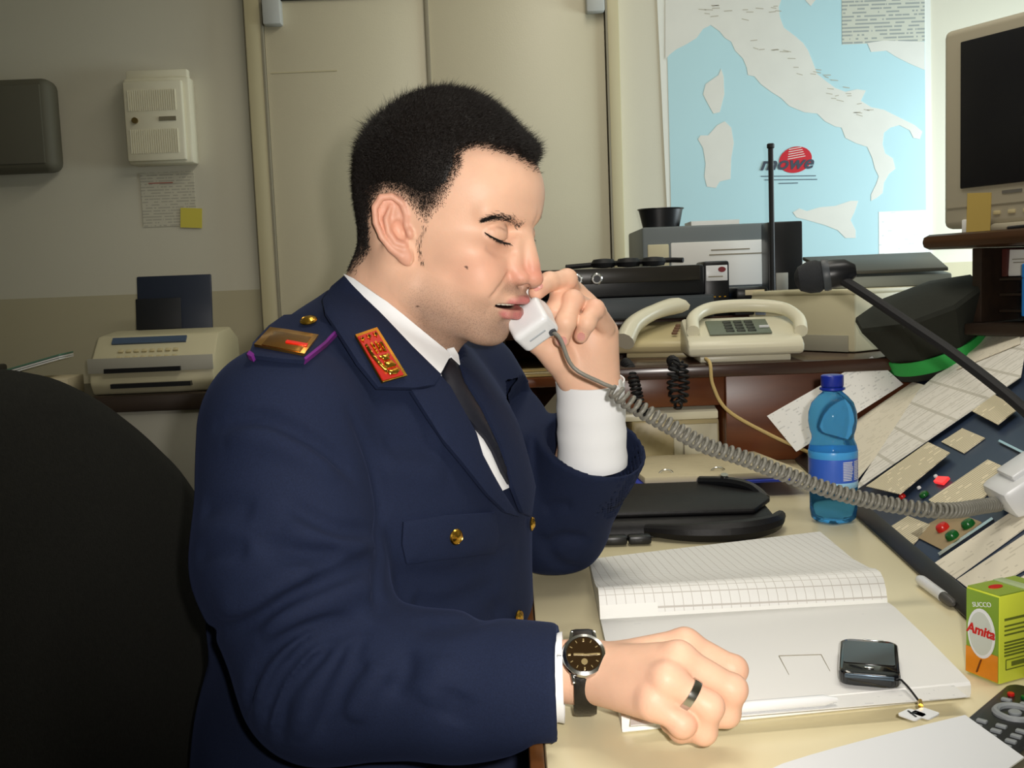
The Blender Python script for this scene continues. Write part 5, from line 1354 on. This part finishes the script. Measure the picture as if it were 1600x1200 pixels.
M['violet'] = mat('violet_piping', '#6a1a78', .8)
jk = np_mesh('jacket', jv, jq, M['wool'], person, PB_)
print('jacket', len(jv), round(_t.time()-_t0, 1), 's')

# shirt collar and cuffs
NAX = np.array(h2w((-1.2, 0, -3)))-NECK0; NAX /= np.linalg.norm(NAX)
CN = NAX*.8+np.array([-.42, .02, .35]); CN /= np.linalg.norm(CN)
def collar(p):
    d = np.abs(neck(p)-.0048)-.0018
    c0 = NECK0+np.array([.0, 0, .045])
    pl = plane(p, c0, CN)
    return smax(smax(smax(d, pl-.012, .002), -(pl+.05), .002), plane(p, NECK0, FW)-.022, .002)
cvv, cqq = sdf_mesh(collar, (-.27, .97, .95), (.05, 1.25, 1.17), .0025)
co = np_mesh('shirt_collar', relax(cvv, cqq, 2), cqq, M['shirt'], person, PB_)
def neckcoat(p): return smin(neck(p), smin(torso(p), coatneck(p), .02), .012)
drape('collar_leaf', [(540, 430), (556, 437), (607, 473), (657, 517), (698, 553), (701, 558), (686, 586), (668, 570), (640, 543), (606, 508), (570, 470)], neckcoat, .006, .0035, M['shirt'], co, PB_, 4)
drape('collar_leaf', [(699, 545), (706, 543), (713, 556), (716, 572), (708, 567), (701, 556)], neckcoat, .004, .003, M['shirt'], co, PB_, 3)
def cuff_tube(name, a, d_, L, r0, r1, th=.0018):
    a = Vector(a); d_ = Vector(d_).normalized(); q = Vector((0, 0, 1)).rotation_difference(d_).to_matrix().to_4x4()
    bm = B(); n = 10
    pr = [(r0+(r1-r0)*k/n+.0007*sin(k*2.1), L*k/n) for k in range(n+1)]
    lathe(bm, pr+[(r-th, z) for r, z in pr[::-1]]+[pr[0]], 48, Matrix.Translation(a) @ q)
    bmesh.ops.remove_doubles(bm, verts=bm.verts, dist=1e-6)
    cl_ = [f for f in bm.faces if len(f.verts) > 4]; bmesh.ops.delete(bm, geom=cl_, context='FACES_ONLY')
    bmesh.ops.recalc_face_normals(bm, faces=bm.faces); return part(name, bm, M['shirt'], person, world=True)
lc0 = np.array(atY(926, 725, 1.21)); lc1 = np.array(atY(922, 594, 1.19))
cl = cuff_tube('shirt_cuff', lc0, lc1-lc0, float(np.linalg.norm(lc1-lc0)), .0415, .0400)
b0 = np.array(atY(968, 600, 1.165))
bm = B(); lathe(bm, [(.001, 0), (.0055, .0005), (.006, .0018), (.004, .0026), (.001, .002)], 20, Matrix.Translation(Vector(b0)) @ Vector((0, 0, 1)).rotation_difference(Vector((.9, -.4, .1))).to_matrix().to_4x4()); part('cuff_button', bm, mat('pearl_button', '#d5d5d0', .2), cl, world=True)
wx = Vector(CUFF_R[1])
cuff_tube('shirt_cuff', np.array([.006, .829, .783]), np.array([1, -.06, 0]), .0275, .0370, .0365)

# tie, shirt front, lapels, pocket
def coat(p): return smin(torso(p), coatneck(p), .02)+folds(p)
def coatb(p): return smin(coat(p), neck(p), .012)
drape('shirt_front', [(686, 590), (703, 560), (717, 575), (745, 640), (775, 700), (793, 762), (780, 768), (750, 700), (715, 640)], coatb, .001, .002, M['shirt'], person, PB_, 5)
drape('tie', [(690, 584), (702, 561), (716, 574), (722, 598), (748, 640), (772, 690), (792, 742), (793, 757), (782, 738), (768, 706), (756, 686), (722, 648), (699, 612)], coatb, .004, .003, M['tie'], person, PB_, 5, puff=.004)
lapel_r = [(684, 588), (700, 606), (720, 642), (740, 678), (750, 712), (766, 742), (782, 770), (806, 806), (786, 800), (757, 772), (722, 728), (692, 692), (664, 650), (640, 612), (660, 611), (676, 606)]
drape('lapel', lapel_r, coat, .006, .004, M['wool'], jk, PB_, 5, puff=.002)
drape('lapel', [(716, 572), (742, 588), (772, 630), (800, 668), (820, 712), (832, 760), (826, 806), (812, 800), (797, 762), (780, 700), (752, 640), (724, 596)], coatb, .006, .004, M['wool'], jk, PB_, 5, puff=.002)
drape('jacket_collar', [(541, 434), (572, 470), (607, 508), (642, 545), (686, 588), (676, 604), (645, 609), (588, 608), (557, 570), (527, 522), (508, 492), (505, 474), (520, 452)], coatb, .008, .004, M['wool'], jk, PB_, 5, puff=.003)
drape('pocket_flap', [(629, 815), (690, 806), (772, 800), (776, 838), (771, 862), (700, 872), (634, 880), (627, 850)], coat, .0015, .003, M['wool'], jk, PB_, 5, puff=.002)
GOLD = M['brass']
def stud(name, px, py, r, f, parent, off=.003):
    P, h_ = trace(f, np.array([px]), np.array([py])); n = grad(f, P, 1.5e-3)[0]
    Q = Matrix.Translation(Vector(P[0]+n*off)) @ Vector((0, 0, 1)).rotation_difference(Vector(n)).to_matrix().to_4x4()
    bm = B(); lathe(bm, [(r*.5, 0), (r*.95, .001), (r, .0022), (r*.86, .0036), (r*.82, .0033), (r*.7, .0036), (r*.45, .0052), (r*.1, .0056), (.0002, .0056)], 24, Q)
    return part(name, bm, GOLD, parent, world=True)
stud('gold_button', 705, 837, .0078, coat, jk, .0055)
stud('gold_button', 826, 818, .0078, coat, jk, .002); stud('gold_button', 806, 965, .0085, coat, jk, .002)
# badge on the collar
def quad(c, u0, v0, u1, v1):
    a, b, d, e = [np.array(x, float) for x in c]   # a top-left, b top-right, d bottom-right, e bottom-left
    g_ = lambda u, v: tuple((a*(1-u)+b*u)*(1-v)+(e*(1-u)+d*u)*v)
    return [g_(u0, v0), g_(u1, v0), g_(u1, v1), g_(u0, v1)]
BC = [(556, 526), (588, 515), (633, 587), (597, 597)]
M['badge_red'] = mat('red_enamel', '#b3221c', .25, coat=.4)
bd = drape('collar_badge', quad(BC, -.03, -.02, 1.03, 1.02), coatb, .0155, .002, GOLD, jk, PB_, 4)
drape('enamel_field', quad(BC, .05, .02, .95, .98), coatb, .0172, .001, M['badge_red'], bd, PB_, 4)
gq = lambda u, v: quad(BC, u, v, u, v)[0]
def gold(pts, nm='gold_emblem', pf=.0018): return drape(nm, [gq(*p) for p in pts], coatb, .018, .0012, GOLD, bd, PB_, 2.0, puff=pf)
gold([(.45, .50), (.88, .50), (.88, .56), (.80, .56), (.80, .62), (.52, .62), (.52, .56), (.45, .56)])
gold([(.50, .64), (.84, .64), (.90, .74), (.86, .78), (.48, .78), (.44, .72)])
gold([(.40, .82), (.90, .80), (.92, .88), (.72, .93), (.42, .91)])
gold([(.14, .22), (.24, .20), (.26, .40), (.34, .60), (.44, .80), (.34, .86), (.22, .66), (.14, .44)])
gold([(.40, .22), (.48, .20), (.50, .44), (.42, .46)]); gold([(.60, .22), (.68, .20), (.68, .44), (.60, .44)])
for (u, v) in ((.18, .1), (.5, .09), (.82, .09)):
    gold([(u+.10*(1 if k % 2 == 0 else .45)*cos(2*pi*k/10+.3), v+.062*(1 if k % 2 == 0 else .45)*sin(2*pi*k/10+.3)) for k in range(10)])
gold([(.78, .24), (.9, .26), (.86, .46), (.74, .44)])
# shoulder strap
def shoulder(p): return jacket0(p)+folds(p)
ep = drape('shoulder_strap', [(391, 560), (398, 541), (424, 513), (447, 497), (470, 496), (500, 507), (528, 519), (508, 541), (476, 568), (440, 566)], shoulder, .002, .004, M['wool'], jk, PB_, 4)
drape('piping', [(528, 518), (530, 521), (510, 542), (476, 569), (473.5, 566), (507, 539)], shoulder, .002, .0055, M['violet'], ep, PB_, 3)
drape('piping', [(389, 561), (393, 555), (400, 560), (396, 565)], shoulder, .002, .0055, M['violet'], ep, PB_, 3)
EC = [(424, 513.5), (497, 526), (475, 555.5), (398, 541)]
pl_ = drape('gold_plate', quad(EC, 0, 0, 1, 1), shoulder, .0075, .0022, mat('polished_gold', '#e6ab55', .3, 1), ep, PB_, 4)
drape('enamel_panel', quad(EC, .10, .10, .88, .88), shoulder, .0098, .0006, mat('dark_gold_panel', '#b9813c', .24, 1), pl_, PB_, 4)  # darker gold metal sheet over the middle of the plate
drape('red_bar', quad(EC, .48, .44, .92, .54), shoulder, .0106, .0009, mat('scarlet_enamel', '#d8281c', .3), pl_, PB_, 3)
stud('gold_button', 485, 513, .0085, shoulder, ep, .007)

# trousers and shoes (under the desk)
def trousers(p):
    d = ell(tloc(p, T0), (-.03, 0, .56), (.15, .19, .11))
    for h_, k_, a_ in ((HIPR, KNR, ANR), (HIPL, KNL, ANL)): d = smin(d, chain(p, [h_, k_, a_], [.092, .072, .062]), .02)
    return smax(d, -(p[:, 2]-.09), .01)
tv, tq = sdf_mesh(trousers, (-.42, .52, .06), (.38, 1.42, .7), .008)
np_mesh('trousers', tv, tq, mat('navy_trousers', '#151d36', .85), person, PB_)
def shoe(a):
    a = np.array(a)
    def f(p): return smax(smin(cone(p, a+np.array([-.03, 0, -.03]), a+np.array([.17, -.07, -.07]), .045, .036), cone(p, a+np.array([0, 0, .05]), a, .05, .05), .03), -(p[:, 2]-.004), .004)
    return f
for a in (ANR, ANL):
    a2 = np.array([a[0], a[1], .085]); sv, sq = sdf_mesh(shoe(a2), a2-np.array([.12, .2, .09]), a2+np.array([.28, .12, .12]), .006)
    np_mesh('shoe', sv, sq, M['leather'], person, PB_)

# ------------------------------------------------------------------ hair, brows, lashes, teeth, nails
def strands(name, roots, dirs, lens, rad, m, parent, base, curl=0.25):
    n = len(roots); dirs = dirs/np.linalg.norm(dirs, axis=1, keepdims=True)
    up = np.where(np.abs(dirs[:, 2:3]) < .9, np.array([[0, 0, 1.]]), np.array([[1., 0, 0]]))
    a = np.cross(dirs, up); a /= np.linalg.norm(a, axis=1, keepdims=True); b = np.cross(dirs, a)
    bend = np.random.normal(0, curl, (n, 3))
    mid = roots+dirs*(lens*.55)[:, None]; tip = roots+(dirs+bend*.5)*lens[:, None]
    V = []
    for c, rr in ((roots-dirs*.0006, 1.), (mid, .8)):
        for k in range(3):
            an = 2*pi*k/3; V.append(c+(a*cos(an)+b*sin(an))*(rad*rr)[:, None])
    V.append(tip); V = np.stack(V, 1).reshape(-1, 3)
    o = np.arange(n)[:, None]*7; F = []
    for k in range(3):
        k2 = (k+1) % 3
        F += [np.concatenate([o+k, o+k2, o+3+k2], 1), np.concatenate([o+k, o+3+k2, o+3+k], 1), np.concatenate([o+3+k, o+3+k2, o+6], 1)]
    return np_mesh(name, V, np.concatenate(F), m, parent, base)
M['hair'] = mat('black_brown_hair', '#150f0b', .48, spec=.45)
# hairline in side view: local (x, z), hair lies behind and above it; read off the near side of the head
HLpx = [(850, 272), (842, 266), (825, 257), (800, 246), (775, 239), (745, 233), (727, 238), (722, 262), (708, 290), (692, 318), (676, 335), (667, 350), (655, 338), (640, 322), (622, 306), (600, 300), (586, 312), (577, 345), (578, 390), (566, 412), (552, 428)]
q = np.array(HLpx, float); hp_, hit_ = trace(lambda p: smin(head_base(w2h(p))*F4(HS), neck(p), .022), q[:, 0], q[:, 1])
hl = w2h(hp_.astype(F4)).astype(float)
HLP = [(14, float(hl[0][2])-.3), (float(hl[0][0])+.3, float(hl[0][2]))]+[(float(a[0]), float(a[2])) for a in hl[1:]]+[(-14, float(hl[-1][2])), (-14, 20), (14, 20)]
def scalp(hp):
    w = (HCf+(hp*F4(HS)) @ HMf.T).astype(F4); return smin(head_base(hp), neck(w)/F4(HS), 2.2)
def hairmask(hp):
    """signed distance (local units) inside the hair outline, positive inside"""
    x, z = hp[:, 0], hp[:, 2]; ins = inpoly(x, z, HLP); d = np.full(len(x), 99.)
    for (x0, y0), (x1, y1) in zip(HLP[:-4], HLP[1:-3]):
        ex, ey = x1-x0, y1-y0; t = np.clip(((x-x0)*ex+(z-y0)*ey)/(ex*ex+ey*ey+1e-9), 0, 1); d = np.minimum(d, np.hypot(x-x0-t*ex, z-y0-t*ey))
    return np.where(ins, d, -d)
def hairthick(hp):
    mk = hairmask(hp); z = hp[:, 2]; x = hp[:, 0]
    full = .12+1.15*np.clip((z-3.2)/6.0, 0, 1)**1.2+.25*np.clip((x-4)/5, 0, 1)*np.clip((z-6)/3, 0, 1)+.35*np.clip((-x-4)/4, 0, 1)*np.clip((z+2)/4, 0, 1)
    return np.where(mk > 0, full*np.clip(mk/1.1, 0, 1)**.6, -.25+.0*mk), mk
def hairf(p):
    hp = w2h(p); d = scalp(hp); near_ = d < 2.5; out = d.copy()
    if near_.any():
        h_ = hp[near_].astype(float); t, mk = hairthick(h_)
        nz_ = 0*h_[:, 0]
        out[near_] = d[near_]-(.45*t-.12+nz_).astype(F4)
    return out*F4(HS)
_t0 = _t.time()
hv, hq = sdf_mesh(hairf, HC-np.array([.13, .12, .06]), HC+np.array([.13, .12, .18]), .0022)
hh = w2h(hv.astype(F4)).astype(float)
# keep the shell only where it covers the scalp
mk = hairmask(hh); kp = ((mk-np.clip((5.5-hh[:, 2])*.55, 0, 2.2)*np.clip((hh[:, 0]+3.5)/3, 0, 1))[hq] > .7).all(1) & (scalp(hh.astype(F4))[hq] > -.14).all(1)
hqq = hq[kp]; us = np.unique(hqq); mp_ = -np.ones(len(hv), int); mp_[us] = np.arange(len(us))
hair = np_mesh('hair', hv[us], mp_[hqq], M['hair'], person, PB_)
# strands
N_ = 130000
dirs0 = np.random.normal(size=(N_, 3)); dirs0 /= np.linalg.norm(dirs0, axis=1, keepdims=True)
o_ = np.array([-.5, 0, 3.5]); lo_ = np.zeros(N_); hi_ = np.full(N_, 14.)
for _ in range(22):
    mid = (lo_+hi_)/2; v = scalp((o_+dirs0*mid[:, None]).astype(F4)); ins = v < 0; lo_ = np.where(ins, mid, lo_); hi_ = np.where(ins, hi_, mid)
R_ = o_+dirs0*lo_[:, None]; t_, mk_ = hairthick(R_)
jit = np.random.normal(0, .22, N_)
keep = (mk_+jit > .05) & (np.abs(scalp(R_.astype(F4))) < .1) & (R_[:, 2] > -8) & (np.random.random(N_) < np.clip(np.where(R_[:, 2] < 5, .38, .35)+mk_/np.where((R_[:, 2] < 5) & (R_[:, 0] > -3), 2.4, 1.2), .1, 1))
R_, t_, mk_ = R_[keep], np.clip(t_[keep], .05, 3), mk_[keep]
G = grad(scalp, R_.astype(F4), .05).astype(float)
comb = np.array([.35, 0, -.1])+np.stack([np.zeros(len(R_)), np.zeros(len(R_)), -np.clip((5-R_[:, 2])/5, 0, 1)*.7], 1)+np.stack([np.clip((R_[:, 2]-7)/4, 0, 1)*.55, np.zeros(len(R_)), np.clip((R_[:, 2]-8)/4, 0, 1)*.1], 1)
D_ = G*.75+comb+np.random.normal(0, .22, (len(R_), 3))
Ls = (t_*.98+.24+.45*np.clip((R_[:, 0]-5.5)/2.5, 0, 1)*np.clip((mk_)/.6, 0, 1))*np.random.uniform(.75, 1.15, len(R_))
Rw = HC+(R_*HS) @ HM.T; Dw = D_ @ HM.T
strands('hair_strands', Rw, Dw, Ls*HS, np.random.uniform(.00016, .00030, len(R_)), M['hair'], hair, PB_, .3)
print('hair', len(hv), len(R_), round(_t.time()-_t0, 1), 's')
def on_head(px, py):
    P, h_ = trace(head_w, np.array(px, float), np.array(py, float)); return w2h(P.astype(F4)).astype(float)
def mirrored(L): return np.concatenate([L, L*np.array([1, -1, 1])])
col_ = np.ones(len(bv)*4, F4); ca.data.foreach_get('color', col_); col_ = col_.reshape(-1, 4)
hb_ = w2h(bv.astype(F4)).astype(float); near_ = (np.abs(scalp(hb_.astype(F4))) < .35) & (hb_[:, 2] > -8) & (bv[:, 2] > 1.05)
w_ = np.zeros(len(bv)); w_[near_] = np.clip(.5+.1*hb_[near_][:, 2], .45, .9)*np.clip((hairmask(hb_[near_])+.1)/1.2, 0, 1); col_[:, :3] = col_[:, :3]*(1-w_[:, None])+np.array(lin('#3a3029'))*w_[:, None]
ca.data.foreach_set('color', col_.ravel())
# eyebrows
bl = on_head(*zip(*sm2([(756, 345), (770, 341), (786, 341), (801, 346), (816, 353)], 10, closed=False)))
rt = []; dr_ = []
BR_ = {}
for sd in (1, -1):
    rt = []; dr_ = []; BR_[sd] = (rt, dr_)
    for k in range(620):
        i = random.random()*(len(bl)-1.01); i0 = int(i); f_ = i-i0; p = bl[i0]*(1-f_)+bl[i0+1]*f_; tg = bl[i0]-bl[i0+1]
        wd = .24+.36*min(1, max(0, i/len(bl)-.1))
        p = p+np.array([0, 0, random.gauss(0, wd*.55)]); d_ = tg/np.linalg.norm(tg)+np.array([.12, -.12, .15+.35*(i/len(bl) > .75)+random.gauss(0, .22)])
        rt.append(p*np.array([1, sd, 1])); dr_.append(d_*np.array([1, sd, 1]))
for sd, (rt, dr_) in BR_.items():
    rt = np.array(rt)
    for _ in range(4): rt = rt-grad(head_base, rt.astype(F4), .05)*head(rt.astype(F4))[:, None]*.8
    strands('eyebrow', HC+(rt*HS) @ HM.T, np.array(dr_) @ HM.T, np.random.uniform(.004, .007, len(rt)), np.full(len(rt), .00018), M['hair'], person, PB_, .2)
wl = on_head(*zip(*sm2([(664, 352), (657, 372), (655, 392), (660, 412)], 8, closed=False))); rt = []; dr_ = []
for k in range(150):
    i = random.random()*(len(wl)-1.01); i0 = int(i); p = wl[i0]*(1-(i-i0))+wl[i0+1]*(i-i0)+np.array([random.gauss(0, .16), 0, 0]); sd = random.choice((1, -1))
    rt.append(p*np.array([1, sd, 1])); dr_.append(np.array([.25, -.35*sd, -.8]))
rt = np.array(rt)
for _ in range(4): rt = rt-grad(head_base, rt.astype(F4), .05)*head_base(rt.astype(F4))[:, None]*.8
for sd in (1, -1):
    k_ = rt[:, 1]*sd < 0; strands('sideburn', HC+(rt[k_]*HS) @ HM.T, np.array(dr_)[k_] @ HM.T, np.random.uniform(.003, .006, int(k_.sum())), np.full(int(k_.sum()), .00014), M['hair'], person, PB_, .3)
# lash line and lashes
ll = on_head(*zip(*sm2([(757, 363), (766, 369), (776, 374.5), (787, 379), (798, 381)], 8, closed=False)))
ctr = []
for sd in (1, -1):
    q = ll.copy()
    if sd < 0: q = q*np.array([1, -1, 1])
    for _ in range(5): q = q-grad(head, q.astype(F4), .05)*head(q.astype(F4))[:, None]*.8
    ctr.append(q)
    bm = B(); w_ = HC+(q*HS) @ HM.T; tube(bm, [Vector(p) for p in w_], [.0003+.0009*sin(pi*(k+.6)/len(w_))**.6*(.35+1.15*k/len(w_)) for k in range(len(w_))], 6)
    part('eyelash_line', bm, M['hair'], person, world=True)
rt = []; dr_ = []
for sd, q in zip((1, -1), ctr):
    for k in range(130):
        i = random.random()*(len(q)-1.01); i0 = int(i); p = q[i0]*(1-(i-i0))+q[i0+1]*(i-i0); s_ = np.sign(q[0][1])
        rt.append(p); dr_.append(np.array([.8, s_*(.5-.8*i/len(q)), -.55+random.gauss(0, .3)]))
strands('eyelashes', HC+(np.array(rt)*HS) @ HM.T, np.array(dr_) @ HM.T, np.random.uniform(.002, .0055, len(rt)), np.full(len(rt), .00018), M['hair'], person, PB_, .15)
# upper teeth
hmx = Matrix(HM.tolist())
bm = B()
for k in range(8):
    a = (k-3.5)*.5; x = 9.0-.20*a*a
    box(bm, (.4*HS, .47*HS, .6*HS), tuple(h2w((x, a, -5.02))), .0009, rot=hmx @ Matrix.Rotation(atan2(.40*a, 1), 3, 'Z'))
part('teeth', bm, mat('teeth_enamel', '#d8d2bf', .25), person, world=True)
# finger nails
M['nail'] = mat('finger_nail', '#d99a90', .25, coat=.4)
def nail(f, cx, cy, w, h, ang):
    pts = [(cx+(x*cos(ang)-y*sin(ang)), cy+(x*sin(ang)+y*cos(ang))) for x, y in rrect(w, h, min(w, h)*.42, 4)]
    drape('finger_nail', pts, f, .0002, .0005, M['nail'], bo, PB_, 3)
nail(hand_l, 878, 533, 15, 14, radians(8)); nail(hand_l, 908, 526, 12, 12, radians(18)); nail(hand_l, 841, 449, 15, 8, radians(-32))

# ring, watch
r0 = (np.array(rM[2])*.45+np.array(rP[2])*.55); rd = np.array(rP[2])-np.array(rM[2]); rd /= np.linalg.norm(rd)
bm = B(); q = Vector((0, 0, 1)).rotation_difference(Vector(rd)).to_matrix().to_4x4()
lathe(bm, [(.0121, -.0032), (.0128, -.0030), (.0130, 0), (.0128, .0030), (.0121, .0032)], 40, Matrix.Translation(Vector(r0)) @ q)
tag(part('finger_ring', bm, mat('steel_ring', '#b9b9b6', .18, 1), None), 'wide steel ring on the finger of the hand resting on the register', 'ring')
wc = np.array(atZ(909, 1036, .812)); 
wp, wh = trace(hand_r, np.array([909.]), np.array([1032.])); wn_ = np.array([.0, -.76, .65]); wn_ /= np.linalg.norm(wn_)
wrist_c = np.array(W_)+np.array([-.0015, -.002, .0])
t = thing('wrist_watch', 'steel wristwatch with dark dial and black leather strap on the resting wrist', 'watch', tuple(wrist_c))
WXa = np.array([1, -.03, 0.]); WXa /= np.linalg.norm(WXa); wn_ = wn_-WXa*(wn_ @ WXa); wn_ /= np.linalg.norm(wn_); wt = np.cross(wn_, WXa)
RWR = .0325
bm = B(); rows = []
for k in range(49):
    a = 2*pi*k/48; rad = RWR*(1+.02*cos(2*a)); c = wrist_c+wn_*rad*cos(a)+wt*rad*sin(a); n_ = wn_*cos(a)+wt*sin(a); hw = .0092
    rows.append([bm.verts.new(Vector(c+WXa*s*hw+n_*e)) for s, e in ((-1, 0), (1, 0), (1, .0022), (.6, .003), (-.6, .003), (-1, .0022))])
for a, b in zip(rows[:-1], rows[1:-1]+[rows[0]]):
    for j in range(6): bm.faces.new((a[j], a[(j+1) % 6], b[(j+1) % 6], b[j]))
for v in rows[-1]: bm.verts.remove(v)
bmesh.ops.recalc_face_normals(bm, faces=bm.faces); part('strap', bm, mat('black_strap_leather', '#15120f', .35, bump=(300, .3, .001)), t, world=True)
wq = Matrix([[WXa[i], wt[i], wn_[i]] for i in range(3)]).to_4x4()
Wm = Matrix.Translation(Vector(wrist_c+wn_*(RWR+.0005))) @ wq
if Wm.to_3x3().determinant() < 0: Wm = Matrix.Translation(Vector(wrist_c+wn_*(RWR+.0005))) @ Matrix([[WXa[i], -wt[i], wn_[i]] for i in range(3)]).to_4x4()
def wpart(name, bm, m, par=None): bm.transform(Wm); return part(name, bm, m, par or t, world=True)
bm = B(); lathe(bm, [(.0155, 0), (.0178, .0015), (.0182, .0055), (.0172, .0078), (.0148, .0088), (.0145, .0080), (.0005, .0080)], 48); cs = wpart('case', bm, M['chrome'])
bm = B(); lathe(bm, [(.0143, .0081), (.0143, .0085), (.0005, .0085)], 40); di = wpart('dial', bm, mat('dark_brown_dial', '#2a1d0c', .2), cs)
bm = B()
for k in range(12):
    a = 2*pi*k/12; box(bm, (.0007 if k % 3 else .0012, .0022, .0006), (.0118*sin(a), .0118*cos(a), .0088), rot=Matrix.Rotation(-a, 3, 'Z'))
wpart('hour_marks', bm, mat('dial_gold', '#e0c890', .25, .8), cs)
bm = B(); box(bm, (.0012, .0085, .0005), (-.0042, .0, .0092), rot=Matrix.Rotation(radians(88), 3, 'Z')); box(bm, (.0010, .0115, .0005), (.0055, -.0003, .0095), rot=Matrix.Rotation(radians(-87), 3, 'Z')); wpart('hands', bm, bpy.data.materials['dial_gold'], cs)
bm = B(); lathe(bm, [(.0026, .0089), (.0026, .0091), (.0001, .0091)], 20); bm.transform(Matrix.Translation((0, -.0062, 0))); wpart('small_dial', bm, bpy.data.materials['dial_gold'], cs)
for sx in (-1, 1):
    for sy in (-1, 1):
        bm = B(); box(bm, (.0028, .0085, .004), (sx*.0096, sy*.0175, .0018), .0008, rot=Matrix.Rotation(sx*sy*radians(10), 3, 'Z')); wpart('lug', bm, M['chrome'], cs)
bm = B(); cyl(bm, .0024, .004, (-.0180, 0, .004), (-1, 0, 0), bev=.0005); wpart('crown', bm, M['chrome'], cs)

# ------------------------------------------------------------------ white receiver and its cord
em = np.array(atY(840, 523, 1.060)); ee = h2w((.3, 9.6, -.2)); LH = ee-em; LH /= np.linalg.norm(LH); HL = .205
fH = np.array(h2w((9, 0, -5)))-em; fH = fH-LH*(fH @ LH); fH /= np.linalg.norm(fH); wH = np.cross(LH, fH)
HR = np.stack([fH, wH, LH], 1).astype(F4)
def rbox(q, c, e, r):
    d = np.abs(q-V3(*c))-V3(*e)+r; return np.sqrt((np.maximum(d, 0)**2).sum(1))+np.minimum(d.max(1), 0)-r
def receiver(p):
    q = (p-V3(*em)) @ HR
    d = rbox(q, (.002, 0, .017), (.0165, .0215, .0205), .006)
    d = smin(d, rbox(q, (-.010, 0, .10), (.0115, .0185, .085), .009), .012)
    d = smin(d, rbox(q, (.002, 0, HL-.018), (.0165, .0215, .024), .008), .012)
    d = smax(d, -ell(q, (.022, 0, .055), (.016, .05, .026)), .008)
    return d
hs = thing('telephone_handset', 'white telephone handset held to his face in the raised hand', 'telephone handset', tuple(em))
rv, rq = sdf_mesh(receiver, np.minimum(em, em+LH*HL)-.05, np.maximum(em, em+LH*HL)+.05, .002)
np_mesh('body', rv, rq, M['white'], hs, em)
HMW = Matrix.Translation(Vector(em)) @ Matrix([[fH[i], wH[i], LH[i]] for i in range(3)]).to_4x4()
bm = B(); box(bm, (.0022, .020, .0012), (.003, 0, -.0037), .0005); bm.transform(HMW); part('slot', bm, mat('slot_grey', '#a7adb3', .5), hs, world=True)
cs_w = 1 if (em+wH*.01-em)[0] > 0 else -1
cs0 = em-LH*.003+wH*.014*cs_w-fH*.006
bm = B(); cyl(bm, .0042, .004, (0, 0, -.0055)); bm.transform(Matrix.Translation(Vector(em+wH*.014*cs_w-fH*.006)) @ Vector((0, 0, 1)).rotation_difference(Vector(LH)).to_matrix().to_4x4()); part('cord_socket', bm, mat('slot_grey2', '#3a3d42', .5), hs, world=True)
c1 = np.array(cs0)-LH*.006+np.array([.006, -.002, -.004]); mid_ = [atY(896, 574, 1.04), atY(944, 600, 1.04)]
path = [atY(*p) for p in ((955, 606, 1.04), (985, 630, 1.042), (1040, 662, 1.05), (1100, 695, 1.06), (1160, 715, 1.07), (1230, 742, 1.08), (1310, 770, 1.09), (1400, 790, 1.10), (1480, 798, 1.11))]+[PHONE_END+(np.array(atY(1480, 798, 1.11))-PHONE_END)*.35, PHONE_END]
sp = spline(path, 6)
cl_ = coil(sp, .0072, 74, 13)
full = [Vector(cs0), Vector(c1)]+[Vector(p) for p in mid_]
bm = B(); tube(bm, [Vector(p) for p in spline([np.array(v) for v in full], 5)]+cl_[2:], .0022, 7)
tag(part('phone_cord', bm, mat('grey_cord', '#77756c', .4), None, sharp=80), 'grey coiled cord hanging from the white handset to the telephone base', 'cord')

# ------------------------------------------------------------------ his chair
CH_F = np.array([.986, -.165, 0]); rzc = atan2(CH_F[1], CH_F[0])
t = thing('office_chair', 'black fabric office chair with tall rounded back behind the officer', 'chair', (-.22, 1.0, 0), rz=rzc)
# local x = the way the chair faces, y = its left
bm = B(); pts = [(-.33, .47), (.19, .47), (.25, .6), (.255, .72), (.235, .82), (.17, .905), (.117, .95), (.06, .99), (.0, 1.022), (-.07, 1.047), (-.14, 1.052), (-.22, 1.035), (-.31, .96), (-.36, .84), (-.37, .68)]
pts = sm2(pts, 5)
n = len(pts); lay = [(-.085, .86), (-.075, .955), (-.05, .995), (-.02, 1.), (.0, .985), (.012, .95), (.02, .86), (.022, .6), (.022, .3)]
cy_, cz_ = -.03, .76
rings = [[bm.verts.new((-.20+dx+.03*((z-cz_)*s/.3)*-.6, cy_+(y-cy_)*s, cz_+(z-cz_)*s)) for y, z in pts] for dx, s in lay]
for a, b in zip(rings, rings[1:]):
    for k in range(n): bm.faces.new((a[k], a[(k+1) % n], b[(k+1) % n], b[k]))
bm.faces.new(rings[0]); bm.faces.new(rings[-1][::-1]); bmesh.ops.recalc_face_normals(bm, faces=bm.faces)
part('backrest', bm, M['fabric'], t, sharp=60)
bm = B(); prism(bm, [(x+.06, y-.03, .37) for x, y in rrect(.5, .5, .09)], (0, 0, .07), .025); part('seat', bm, M['fabric'], t)
bm = B(); tube(bm, spline([(-.10, -.03, .36), (-.27, -.03, .38), (-.305, -.03, .5), (-.30, -.03, .68)], 6), .02, 10); part('back_bracket', bm, M['black'], t)
bm = B(); cyl(bm, .028, .3, (.05, -.03, .1)); part('gas_stem', bm, M['black'], t)
for k in range(5):
    a = 2*pi*k/5; bm = B(); tube(bm, [(.05, -.03, .12), (.05+.28*cos(a), -.03+.28*sin(a), .075)], [.026, .018], 10); lg_ = part('leg', bm, M['black'], t)
    bm = B(); cyl(bm, .028, .04, (.05+.28*cos(a)-.02*sin(a+.6), -.03+.28*sin(a)+.02*cos(a+.6), .029), (sin(a+.6), -cos(a+.6), 0), bev=.005); part('caster', bm, M['black_soft'], lg_)
